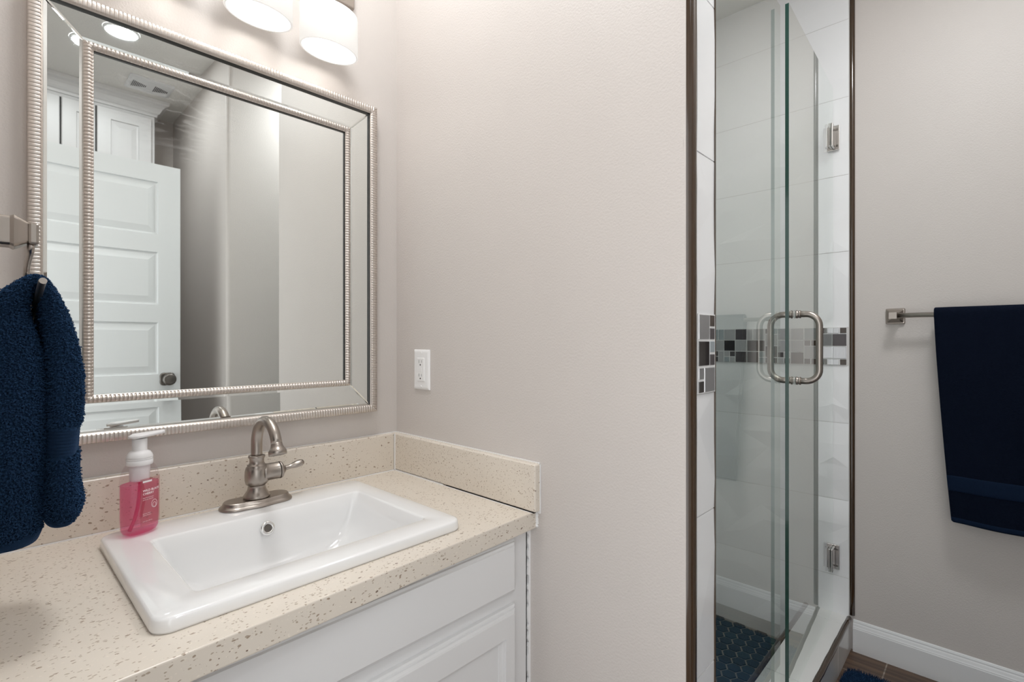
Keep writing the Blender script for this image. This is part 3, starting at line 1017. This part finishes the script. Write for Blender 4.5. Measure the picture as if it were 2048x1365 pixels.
# ------------------------------------------------------------------ mirror
mr = thing('wall_mirror', (-.449, 0, 1.43), 'large rectangular mirror in a ribbed champagne frame above the sink', 'mirror')
MX0, MX1, MZ0, MZ1 = -.814, -.083, .988, 1.868
def ribbed(name, x0, z0, x1, z1, prof, pitch, amp, amp_on, shade_last, sharp):
    """mitred frame; prof = (w inward, y)"""
    mb = MB()
    sides = [((x0, z1), (x1, z1), (0, -1)), ((x1, z1), (x1, z0), (-1, 0)), ((x1, z0), (x0, z0), (0, 1)), ((x0, z0), (x0, z1), (1, 0))]
    for si, ((ax_, az), (bx, bz_), (nx, nz)) in enumerate(sides):
        Ln = math.hypot(bx - ax_, bz_ - az)
        dx, dz = (bx - ax_) / Ln, (bz_ - az) / Ln
        nr = round(Ln / pitch)
        ns = nr * 8
        rings = []
        for i in range(ns + 1):
            l0 = Ln * i / ns
            ph = abs(sin(pi * nr * i / ns))
            bump = amp * (1 - min(1, ph * sharp) ** .8)
            r = []
            for w, yv in prof:
                l = min(max(l0, w), Ln - w)
                yy = yv + (bump if amp_on(w) and w < l0 < Ln - w else 0)
                r.append((ax_ + dx * l + nx * w, yy, az + dz * l + nz * w))
            rings.append(r)
        k = len(mb.v); n = len(prof)
        for r in rings: mb.v += r
        for i in range(ns):
            for j in range(n - 1):
                mb.f.append((k + i * n + j, k + i * n + j + 1, k + (i + 1) * n + j + 1, k + (i + 1) * n + j))
                mb.m.append(1 if j >= n - 1 - shade_last and si < 2 else 0); mb.s.append(True)  # top and right inner lips painted dark, standing in for shade
    return mb.build(name, [M['champagne'], M['dark_parts_lip_shade']], mr)
prof_o = [(0, -.0005), (0, -.022), (.0006, -.0272), (.0025, -.0290), (.010, -.0295), (.0165, -.0292), (.0187, -.0280), (.0192, -.0250), (.0205, -.0250), (.0215, -.0235), (.0215, -.010)]
ribbed('outer_frame', MX0, MZ0, MX1, MZ1, prof_o, .0070, .0022, lambda w: .0003 < w < .0188, 1, 2.4)
IW = .080
prof_i = [(0, -.010), (0, -.019), (.0015, -.0215), (.005, -.0245), (.009, -.0250), (.0125, -.0225), (.0140, -.0205), (.0150, -.0200), (.0160, -.0195), (.0160, -.010)]
ribbed('inner_frame', MX0 + IW, MZ0 + IW, MX1 - IW, MZ1 - IW, prof_i, .0070, .0024, lambda w: .001 < w < .0142, 1, 1.5)
ci = IW + .0155
box_obj('mirror_pane', (MX0 + ci, -.013, MZ0 + ci), (MX1 - ci, -.009, MZ1 - ci), M['mirror'], mr)
# four bevelled border mirrors, leaning very slightly inwards
a, b = .0205, IW + .001
def border(p, q, n, name, label, tilt=.0013):
    (ax_, az), (bx, bz_) = p, q
    nx, nz = n
    Ln = math.hypot(bx - ax_, bz_ - az)
    dx, dz = (bx - ax_) / Ln, (bz_ - az) / Ln
    yo, yi = -.0178, -.0178 + tilt
    def P(w, e, drop):
        """w inward, e end inset"""
        f = (w - a) / (b - a)
        yv = yo + (yi - yo) * f + drop
        return lambda end: (ax_ + dx * ((w + e) if not end else (Ln - w - e)) + nx * w, yv, az + dz * ((w + e) if not end else (Ln - w - e)) + nz * w)
    bw = .007
    outer = [P(a, 0, .0011)(0), P(a, 0, .0011)(1), P(b, 0, .0011)(1), P(b, 0, .0011)(0)]
    inner = [P(a + bw, bw * .6, 0)(0), P(a + bw, bw * .6, 0)(1), P(b - bw, bw * .6, 0)(1), P(b - bw, bw * .6, 0)(0)]
    back = [(x, -.006, z) for x, y, z in outer]
    mb = MB()
    mb.loft([back, outer, inner], 0, False, True, True)
    o = mb.build(name, M['mirror'], mr)
    o['label'] = label
border((MX0, MZ1), (MX1, MZ1), (0, -1), 'border_mirror', 'top border mirror strip')
border((MX1, MZ1), (MX1, MZ0), (-1, 0), 'border_mirror', 'right border mirror strip')
border((MX1, MZ0), (MX0, MZ0), (0, 1), 'border_mirror', 'bottom border mirror strip')
border((MX0, MZ0), (MX0, MZ1), (1, 0), 'border_mirror', 'left border mirror strip', .0019)
box_obj('backing', (MX0 + .004, -.008, MZ0 + .004), (MX1 - .004, -.001, MZ1 - .004), M['dark_parts_lip_shade'], mr)

# ------------------------------------------------------------------ vanity light
vl = thing('vanity_light', (-.425, 0, 2.08), 'brushed nickel vanity light with lit white oval glass shades above the mirror', 'wall lamp')
mb = MB().box((-.70, -.022, 2.122), (-.15, -.0008, 2.190))
mb.build('back_plate', M['nickel'], vl, bevel=.006, seg=3)
SHX = [-.253, -.425, -.597]
for i, sx in enumerate(SHX):
    zb = 1.940 + .0125 * i
    H = .106
    yc = -.0765
    A, B = .0750, .0520
    mb = MB()
    pts = [(sx, -.018, 2.155), (sx, -.05, 2.16), (sx, -.068, 2.15), (sx, yc, 2.125), (sx, yc, zb + H - .002)]
    mb.tube(pts, .008, 14)
    mb.lathe([(.017, -.035), (.019, -.03), (.019, .004), (.014, .010), (.008, .012)], (sx, yc, zb + H), (0, 0, 1), 24)
    mb.box((sx - A * .95, yc - .005, zb + H - .007), (sx + A * .95, yc + .005, zb + H - .003))
    mb.build('arm', M['nickel'], vl)
    mb = MB()
    A, B = .0750, .0520
    prof = [(.93, zb + .001), (.97, zb - .0005), (1.0, zb + .002), (1.0, zb + H - .006), (.985, zb + H - .001)]
    inn = [(.955, zb + H - .001), (.945, zb + H - .005), (.945, zb + .004), (.93, zb + .001)]
    mb.loft([[(sx + A * r * cos(2 * pi * j / 64), yc + B * r * sin(2 * pi * j / 64), z) for j in range(64)] for r, z in prof + inn], 0, True, False, False)
    sh = mb.build('lamp_shade', M['shade'], vl)
    mb = MB()
    mb.lathe([(.012, .060), (.013, .052), (.019, .042), (.0225, .030), (.0235, .020), (.021, .010), (.014, .0025), (.003, 0)], (sx, yc, zb + .016), (0, 0, 1), 28)
    mb.build('bulb', M['bulb'], sh)

# ------------------------------------------------------------------ outlet
ol = thing('wall_outlet', (0, -.133, 1.11), 'white wall outlet with two sockets on the beige partition', 'outlet')
mb = MB()
yA, yB, zA, zB = -.1695, -.0965, 1.053, 1.1675
pl = [[(-.0003, yA, zA), (-.0003, yB, zA), (-.0003, yB, zB), (-.0003, yA, zB)]]
for ins, x in ((0, -.002), (.0015, -.0042), (.005, -.0056), (.008, -.0060)):
    pl.append([(x, yA + ins, zA + ins), (x, yB - ins, zA + ins), (x, yB - ins, zB - ins), (x, yA + ins, zB - ins)])
mb.loft(pl, 0, False)
mb.build('cover_plate', M['plastic'], ol)
yc, zc = (yA + yB) / 2, (zA + zB) / 2
rc = box_obj('receptacle', (-.0085, yc - .0167, zc - .0333), (-.005, yc + .0167, zc + .0333), M['plastic'], ol, bevel=.0015)
for s in (-1, 1):
    c = zc + s * .0195
    box_obj('slot', (-.0088, yc + .0055, c - .001), (-.0084, yc + .0068, c + .008), M['dark'], rc)
    box_obj('slot', (-.0088, yc - .0068, c), (-.0084, yc - .0057, c + .0075), M['dark'], rc)
    mb = MB(); mb.lathe([(.0024, 0), (.0024, .0004)], (-.0084, yc, c - .006), (-1, 0, 0), 14)
    mb.build('slot', M['dark'], rc)
mb = MB().box((-.0093, yc - .006, zc + .001), (-.0084, yc + .006, zc + .0045)).box((-.0093, yc - .006, zc - .0045), (-.0084, yc + .006, zc - .001))
mb.build('test_buttons', M['plastic'], rc)
for s in (-1, 1):
    mb = MB(); mb.lathe([(.0034, 0), (.0034, .0006), (.0028, .0012)], (-.0058, yc, zc + s * .0485), (-1, 0, 0), 16)
    mb.build('screw', M['plastic'], ol)

# ------------------------------------------------------------------ towel bar and bath towel
tb = thing('towel_bar', (XD, -1.28, 1.285), 'brushed nickel towel bar on the beige wall right of the shower', 'towel bar')
TBZ, TBX = 1.283, XD - .062
for yy in (-1.058, -1.515):
    mb = MB()
    s = .0285
    rg = []
    for x, k, r in ((-.0005, 1, .004), (-.006, 1, .004), (-.009, .93, .004), (-.0095, .84, .004), (-.020, .50, .003), (-.024, .42, .003), (-.050, .38, .003)):
        rg.append([(XD + x, yy + p[0] * 1, TBZ + p[1]) for p in [(a_, b_) for a_, b_, _ in rring(-s * k, -s * k, s * k, s * k, 0, r * k, 4)]])
    mb.loft(rg, 0, False)
    mb.box((XD - .073, yy - .0115, TBZ - .0115), (XD - .050, yy + .0115, TBZ + .0115))
    mb.build('post', M['nickel'], tb)
mb = MB(); mb.tube([(TBX, -1.515, TBZ), (TBX, -1.058, TBZ)], .0085, 20, flat=.9)
mb.build('bar', M['nickel'], tb)

bt = thing('bath_towel', (TBX, -1.32, TBZ), 'dark navy bath towel with a woven border hanging on the towel bar', 'towel')
def towel_sheet(name, mat, parent, z_front, z_back, y0_of, y1_of, segs, off=0.0, th=.012, zr=None):
    """path goes down the front of the bar; returns grid following an arch over the bar"""
    path = []
    rad = .0135 + th / 2 + off
    zt_ = TBZ
    nF = 40
    for i in range(nF + 1):
        z = z_front + (zt_ - z_front) * i / nF
        path.append((TBX - rad - .004 * sin(pi * i / nF), z))
    for i in range(1, 12):
        t = pi * i / 12
        path.append((TBX - rad * cos(t), zt_ + (rad - .001) * sin(t)))
    nB = 30
    for i in range(nB + 1):
        z = zt_ + (z_back - zt_) * i / nB
        path.append((TBX + rad, z))
    if zr: path = [p for p in path[:nF + 1] if zr[0] <= p[1] <= zr[1]]
    ny = 26
    verts, faces = [], []
    for i, (x, z) in enumerate(path):
        a_, b_ = y0_of(z), y1_of(z)
        for j in range(ny + 1):
            f = j / ny
            drop = max(0, (TBZ - z)) / .7
            xw = x + .004 * sin(f * 9 + 1) * drop + .003 * sin(z * 14 + f * 5) * drop
            verts.append((xw, a_ + (b_ - a_) * f, z - .006 * f * drop))
    n = ny + 1
    for i in range(len(path) - 1):
        for j in range(ny):
            faces.append((i * n + j, i * n + j + 1, (i + 1) * n + j + 1, (i + 1) * n + j))
    mb = MB(); mb.add(verts, faces, 0, True)
    o = mb.build(name, mat, parent)
    s = o.modifiers.new('thickness', 'SOLIDIFY'); s.thickness = th; s.offset = 0
    bv = o.modifiers.new('soft', 'BEVEL'); bv.width = th * .35; bv.segments = 3; bv.limit_method = 'ANGLE'; bv.angle_limit = radians(50)
    return o
yl = lambda z: -1.171 - .044 * ((TBZ + .02 - z) / .70) ** 1.25 * (1 if z < TBZ else 0)
towel_sheet('front_layer', M['velour'], bt, .588, .575, yl, lambda z: -1.470, 1)
towel_sheet('woven_border', M['velour_band'], bt, .588, .80, yl, lambda z: -1.4695, 1, off=.0006, th=.0145, zr=(.675, .75))
towel_sheet('hem', M['velour_band'], bt, .588, .80, yl, lambda z: -1.4695, 1, off=.0003, th=.0135, zr=(.585, .606))

# ------------------------------------------------------------------ towel ring and hand towel
RX = -.8215
rg_ = thing('towel_ring', (XC, -.366, 1.33), 'brushed nickel towel ring on the wall left of the vanity', 'towel ring')
BZ = 1.338
mb = MB()
rg = []
for x, k in ((.0005, .034), (.006, .034), (.008, .031), (.010, .028), (.016, .022), (.045, .0195), (.060, .0195), (.064, .0215), (.068, .0195), (.080, .0125), (.087, .0115)):
    rg.append([(XC + x, -.366 + p[0], BZ + p[1]) for p in rring(-k, -k, k, k, 0, k * .25, 4)])
mb.loft(rg, 0, False)
mb.build('post', M['nickel'], rg_)
box_obj('end_cap', (RX - .006, -.366 - .0155, BZ - .0155), (RX + .005, -.366 + .0155, BZ + .0145), M['nickel'], rg_, bevel=.003)
mb = MB()
# open ring: from the cap out to the back, down and forward to a free end
RP = [(RX - .003, -.372, BZ - .014), (RX - .003, -.372, 1.315), (RX - .004, -.33, 1.305), (RX - .004, -.295, 1.295), (RX - .004, -.285, 1.27), (RX - .003, -.290, 1.243),
      (RX - .001, -.305, 1.218), (RX, -.34, 1.220), (RX + .0005, -.40, 1.236), (RX + .001, -.455, 1.252), (RX + .0015, -.495, 1.262), (RX + .002, -.502, 1.2635)]
def smooth_path(P, n=6):
    P = [Vector(p) for p in P]; out = []
    for i in range(len(P) - 1):
        p0, p1, p2, p3 = P[max(i - 1, 0)], P[i], P[i + 1], P[min(i + 2, len(P) - 1)]
        for k in range(n):
            t = k / n
            out.append(.5 * ((2 * p1) + (p2 - p0) * t + (2 * p0 - 5 * p1 + 4 * p2 - p3) * t * t + (3 * p1 - p0 - 3 * p2 + p3) * t ** 3))
    out.append(P[-1]); return out
mb.tube(smooth_path(RP), .0038, 16)
mb.build('ring', M['nickel'], rg_)

ht = thing('hand_towel', (RX, -.36, .95), 'fluffy navy hand towel bunched over the towel ring beside the mirror', 'towel')
# path from left bottom up over the ring and down to right bottom: (x, z, half thickness, half width y, y centre)
TP = [(-.853, .945, .038, .070, -.375), (-.853, .965, .044, .078, -.375), (-.853, 1.00, .0455, .082, -.375), (-.853, 1.06, .045, .085, -.375), (-.853, 1.12, .0435, .085, -.375),
      (-.853, 1.165, .0405, .083, -.375), (-.853, 1.195, .035, .081, -.376), (-.851, 1.218, .027, .078, -.377), (-.846, 1.237, .018, .075, -.378), (-.8385, 1.252, .0115, .073, -.379), (-.830, 1.264, .008, .071, -.380),
      (-.8215, 1.2705, .0068, .070, -.381), (-.8150, 1.262, .0078, .071, -.380), (-.8105, 1.250, .0092, .073, -.379), (-.8065, 1.236, .011, .075, -.378), (-.8020, 1.214, .0138, .079, -.376), (-.7975, 1.18, .0170, .083, -.375), (-.7945, 1.14, .0190, .085, -.375),
      (-.7952, 1.10, .0195, .085, -.375), (-.7975, 1.06, .0190, .083, -.375), (-.799, 1.02, .0185, .081, -.375), (-.798, .99, .0200, .080, -.375), (-.796, .970, .0210, .078, -.375), (-.7975, .957, .017, .066, -.375)]
def interp(tp, n=5):
    out = []
    for i in range(len(tp) - 1):
        for k in range(n):
            t = k / n
            p0, p1, p2, p3 = tp[max(i - 1, 0)], tp[i], tp[i + 1], tp[min(i + 2, len(tp) - 1)]
            out.append(tuple(.5 * ((2 * b_) + (c_ - a_) * t + (2 * a_ - 5 * b_ + 4 * c_ - d_) * t * t + (3 * b_ - a_ - 3 * c_ + d_) * t ** 3) for a_, b_, c_, d_ in zip(p0, p1, p2, p3)))
    out.append(tp[-1]); return out
TPI = interp(TP)
KS = 60
def towel_rings(tpi, grow=0.0):
    rings = []
    for i, (x, z, hn, hw, yc_) in enumerate(tpi):
        x2, z2 = tpi[min(i + 1, len(tpi) - 1)][:2]; x1, z1 = tpi[max(i - 1, 0)][:2]
        t = Vector((x2 - x1, 0, z2 - z1)).normalized()
        nrm = Vector((-t.z, 0, t.x))
        r = []
        for j in range(KS):
            a_ = 2 * pi * j / KS
            c, s = cos(a_), sin(a_)
            fold = 1 + .13 * sin(3 * a_ + z * 7) * (hn / .04) + .08 * sin(5 * a_ - z * 11) * min(1, hn / .02)
            e = 2.5
            rn = (hn + grow) * math.copysign(abs(c) ** (2 / e), c) * fold
            ry = (hw + grow) * math.copysign(abs(s) ** (2 / e), s) * (1 + .03 * sin(4 * a_ + z * 20))
            p = Vector((x, yc_, z)) + nrm * rn + Vector((0, ry, 0))
            r.append(p)
        rings.append(r)
    return rings
rings = towel_rings(TPI)
mb = MB(); mb.loft(rings, 0, True)
rnd = random.Random(12)
XMIN = XC + .003
mb.v = [(max(v[0], XMIN), v[1], v[2]) for v in mb.v]
# loop pile
def tufts(mb, rings, dens, length, width, rnd, skip=lambda p, i: False, xmin=-9):
    n = len(rings[0])
    for i in range(len(rings) - 1):
        for j in range(n):
            p00, p01 = rings[i][j], rings[i][(j + 1) % n]
            p10, p11 = rings[i + 1][j], rings[i + 1][(j + 1) % n]
            e1, e2 = p01 - p00, p10 - p00
            nn = e1.cross(e2); ar_ = nn.length
            if ar_ < 1e-12: continue
            nn = -nn / ar_
            c = sum((r[0] for r in ()), Vector()) if False else None
            cnt = ar_ * dens
            k = int(cnt) + (1 if rnd.random() < cnt - int(cnt) else 0)
            for _ in range(k):
                a_, b_ = rnd.random(), rnd.random()
                p = p00 * (1 - a_) * (1 - b_) + p01 * a_ * (1 - b_) + p10 * (1 - a_) * b_ + p11 * a_ * b_
                if p.x < xmin or skip(p, i): continue
                tdir = Vector((rnd.gauss(0, 1), rnd.gauss(0, 1), rnd.gauss(0, 1)))
                tdir = (tdir - nn * tdir.dot(nn)).normalized()
                s_ = nn.cross(tdir) * width
                ln = length * rnd.uniform(.6, 1.2)
                sp_ = length * rnd.uniform(.25, .5)
                lean = Vector((rnd.gauss(0, .3), rnd.gauss(0, .3), -.3)) * ln
                pts_ = [p - nn * .001 - tdir * sp_, p + nn * ln * .8 - tdir * sp_ * .8 + lean, p + nn * ln + lean, p + nn * ln * .8 + tdir * sp_ * .8 + lean, p - nn * .001 + tdir * sp_]
                k0 = len(mb.v)
                for q in pts_:
                    mb.v += [tuple(q - s_), tuple(q + s_)]
                for q in range(4):
                    mb.f.append((k0 + 2 * q, k0 + 2 * q + 1, k0 + 2 * q + 3, k0 + 2 * q + 2)); mb.m.append(0); mb.s.append(True)
band = lambda p, i: i > len(TPI) // 2 and 1.042 < p.z < 1.080
tufts(mb, rings, 330000, .0032, .00062, rnd, band, XMIN + .001)
mb.build('pile', M['terry'], ht, fix=False)
bi = [i for i, q in enumerate(TPI) if q[0] > -.81 and 1.042 < q[1] < 1.081]
seg = TPI[bi[0]:bi[-1] + 1]
fine = []
for i in range(len(seg) - 1):
    for k in range(8):
        t = k / 8
        fine.append(tuple(a_ + (b_ - a_) * t for a_, b_ in zip(seg[i], seg[i + 1])))
br_ = []
for i, q in enumerate(fine):
    g = .0006 + (.0011 if (i // 2) % 2 else 0)
    br_ += towel_rings([fine[max(i - 1, 0)], q, fine[min(i + 1, len(fine) - 1)]], g)[1:2]
mb = MB(); mb.loft(br_, 0, True, False, False)
wb = mb.build('woven_band', M['terry_band'], ht)
for sgn, tp in ((-1, TPI[:2]), (1, TPI[-2:])):
    pass
mb = MB()
x, z, hn, hw, yc_ = TP[0]
mb.loft([sring(x, yc_, hn * .96, hw * .98, z - .012, 2.6), sring(x, yc_, hn * 1.04, hw * 1.02, z - .004, 2.6), sring(x, yc_, hn * 1.0, hw, z + .006, 2.6)])
mb.v = [(max(v[0], XMIN), v[1], v[2]) for v in mb.v]
mb.build('hem', M['terry_band'], ht)
mb = MB()
x, z, hn, hw, yc_ = TP[-1]
mb.loft([sring(x, yc_, hn * .9, hw * .98, z - .008, 2.6), sring(x, yc_, hn * 1.05, hw * 1.02, z - .002, 2.6), sring(x, yc_, hn * 1.0, hw, z + .006, 2.6)])
mb.build('hem', M['terry_band'], ht)

# ------------------------------------------------------------------ bath mat
bm_ = thing('bath_mat', (.95, -1.22, 0), 'navy plush bath mat on the wood-look floor before the shower curb', 'bath mat')
mb = MB()
rr = [rring(.60, -1.50, 1.275, -.936, .002, .05, 8), rring(.597, -1.503, 1.278, -.933, .008, .05, 8), rring(.60, -1.50, 1.275, -.936, .016, .05, 8), rring(.612, -1.488, 1.263, -.948, .021, .04, 8)]
mb.loft(rr, 0, True)
rnd = random.Random(5)
for _ in range(9000):
    x, y = rnd.uniform(1.0, 1.275), rnd.uniform(-1.25, -.936)
    if x > 1.235 and y > -.976 and math.hypot(x - 1.235, y + .976) > .04: continue
    d = Vector((rnd.gauss(0, .5), rnd.gauss(0, .5), 1)).normalized()
    q = Vector((x, y, .019)); s_ = Vector((rnd.gauss(0, 1), rnd.gauss(0, 1), 0)).normalized() * .0012
    mb.add([q - s_, q + s_, q + d * .012], [(0, 1, 2)])
mb.build('pile', M['terry'], bm_, fix=False)

# ================================================================== SEEN IN THE MIRROR
# bathroom door standing open behind the camera
d1 = thing('door_1', (XC, -1.655, 0), 'white panelled door standing open, seen in the mirror', 'door')
tag(d1, kind='structure')
DXX = -.194
mb = MB()
X0, X1, Yd = XC + .012, DXX, -1.655
px0, px1 = X0 + .095, X1 - .092
Z0, Z1 = .012, 2.055
pz = [(1.712, 1.968), (1.370, 1.626), (1.030, 1.283), (.690, .942), (.25, .602)]
cuts = [Z1]
for a_, b_ in pz: cuts += [b_, a_]
cuts.append(Z0)
def q4(x0, z0, x1, z1): mb.add([(x0, Yd, z0), (x1, Yd, z0), (x1, Yd, z1), (x0, Yd, z1)], [(0, 1, 2, 3)])
q4(X0, Z0, px0, Z1); q4(px1, Z0, X1, Z1)
for i in range(0, len(cuts) - 1, 2): q4(px0, cuts[i + 1], px1, cuts[i])
for a_, b_ in pz:
    panel_rings(mb, px0, a_, px1, b_, [(0, 0, 0), (.004, .004, -.009), (.010, .010, -.010), (.040, .040, -.003)], Yd, 1)
mb.add([(X0, Yd, Z0), (X1, Yd, Z0), (X1, Yd, Z1), (X0, Yd, Z1), (X0, Yd - .035, Z0), (X1, Yd - .035, Z0), (X1, Yd - .035, Z1), (X0, Yd - .035, Z1)],
       [(0, 4, 5, 1), (1, 5, 6, 2), (2, 6, 7, 3), (3, 7, 4, 0), (4, 7, 6, 5)])
mb.build('door_leaf', M['white_door'], d1)
kx, kz = -.250, 1.005
mb = MB()
rg = []
for dy, k in ((.0003, .034), (.004, .034), (.006, .031), (.007, .026)):
    r_ = []
    for j in range(48):
        t = 2 * pi * j / 48
        lob = k * (1 + .10 * cos(4 * t))
        r_.append((kx + lob * cos(t + pi / 4), Yd + dy, kz + lob * sin(t + pi / 4)))
    rg.append(r_)
mb.loft(rg)
kb = mb.build('rosette', M['pewter'], d1)
mb = MB()
mb.lathe([(.014, .006), (.012, .014), (.011, .024), (.014, .030), (.024, .036), (.0285, .044), (.029, .050), (.026, .056), (.021, .060), (.019, .0595), (.012, .062), (.001, .063)], (kx, Yd, kz), (0, 1, 0), 36)
mb.build('knob', M['pewter'], kb)
for z in (1.80, 1.05, .25):
    mb = MB(); mb.lathe([(.006, -.045), (.006, .045)], (XC + .0065, Yd + .004, z), (0, 0, 1), 14)
    mb.build('hinge', M['pewter'], d1)

# hanging cabinet with crown moulding
wc = thing('wall_cabinet', (-.53, YR, 2.0), 'white wall cabinet with crown moulding behind the door, seen in the mirror', 'cabinet')
CX1, CYf = -.152, -2.43
mb = MB().box((XC + .002, CYf, 1.42), (CX1, YR + .002, 2.60))
mb.build('body', M['cabinet'], wc, bevel=.002)
for x0, x1 in ((XC + .02, -.437), (-.429, CX1 - .018)):
    mb = MB()
    rr_ = [(0, 0, .001), (0, 0, .016), (.004, .004, .019), (.062, .062, .019), (.066, .066, .010), (.074, .074, .009), (.10, .10, .016)]
    panel_rings(mb, x0, 1.45, x1, 2.545, rr_, CYf, 1)
    mb.build('door', M['cabinet'], wc)
box_obj('door_gap', (-.437, CYf - .001, 1.45), (-.429, CYf + .003, 2.545), M['dark'], wc)
mb = MB()
prof = [(0, 2.565), (.010, 2.565), (.012, 2.578), (.020, 2.585), (.026, 2.595), (.034, 2.612), (.046, 2.625), (.060, 2.632), (.064, 2.638), (.066, 2.6545), (0, 2.6545)]
rings = []
for fx, fy in ((0, 0), (1, 1), (2, 2)):
    r_ = []
    for d, z in prof:
        if fx == 0: r_.append((XC + .002, CYf + d, z))
        elif fx == 1: r_.append((CX1 + d, CYf + d, z))
        else: r_.append((CX1 + d, YR + .002, z))
    rings.append(r_)
mb.loft(rings, 0, False)
mb.build('crown_moulding', M['cabinet'], wc)

# ceiling vent
ev = thing('exhaust_vent', (-.22, -2.18, CEIL), 'white square exhaust fan grille on the ceiling, seen in the mirror', 'vent')
vx0, vx1, vy0, vy1 = -.325, -.115, -2.29, -2.10
mb = MB()
mb.loft([[(a_, b_, CEIL - .0005) for a_, b_, _ in rring(vx0, vy0, vx1, vy1, 0, .01, 3)], [(a_, b_, CEIL - .008) for a_, b_, _ in rring(vx0, vy0, vx1, vy1, 0, .01, 3)],
         [(a_, b_, CEIL - .013) for a_, b_, _ in rring(vx0 + .012, vy0 + .012, vx1 - .012, vy1 - .012, 0, .008, 3)]], 0, False)
mb.build('cover', M['white_trim'], ev)
for sg in (0, 1):
    for i in range(9):
        h_ = .012 + .0042 * i
        xx = vx0 + .024 + .0075 * i if sg == 0 else vx1 - .024 - .0075 * i
        if sg == 0: h_ = .012 + .0042 * (8 - i) * .9
        else: h_ = .012 + .0042 * i * .9
        box_obj('slot', (xx - .002, -2.195 - h_, CEIL - .0142), (xx + .002, -2.195 + h_, CEIL - .0125), M['m_taupe'], ev)

def disc_lamp(x, y, dmat, label, r=.080):
    t = thing('ceiling_light', (x, y, CEIL), label, 'ceiling light')
    mb = MB(); mb.lathe([(r + .008, -.0003), (r + .008, -.005), (r + .004, -.011), (r, -.012), (r - .003, -.010)], (x, y, CEIL), (0, 0, 1), 48, caps=False)
    mb.build('rim', M['white_trim'], t)
    mb = MB(); mb.lathe([(.0005, -.0105), (r - .003, -.0105), (r - .003, -.007)], (x, y, CEIL), (0, 0, 1), 48, caps=False)
    mb.build('diffuser', dmat, t)
disc_lamp(-.402, -1.885, M['diffuser'], 'round lit ceiling light near the exhaust grille, seen in the mirror border', .066)
disc_lamp(.55, -1.36, M['diffuser_added_alcove'], 'unseen round ceiling light added to brighten the alcove before the shower', .17)  # this lamp and the next are out of view, added for brightness
disc_lamp(-.42, -.42, M['diffuser_added_vanity'], 'unseen round ceiling light added to brighten the vanity', .16)
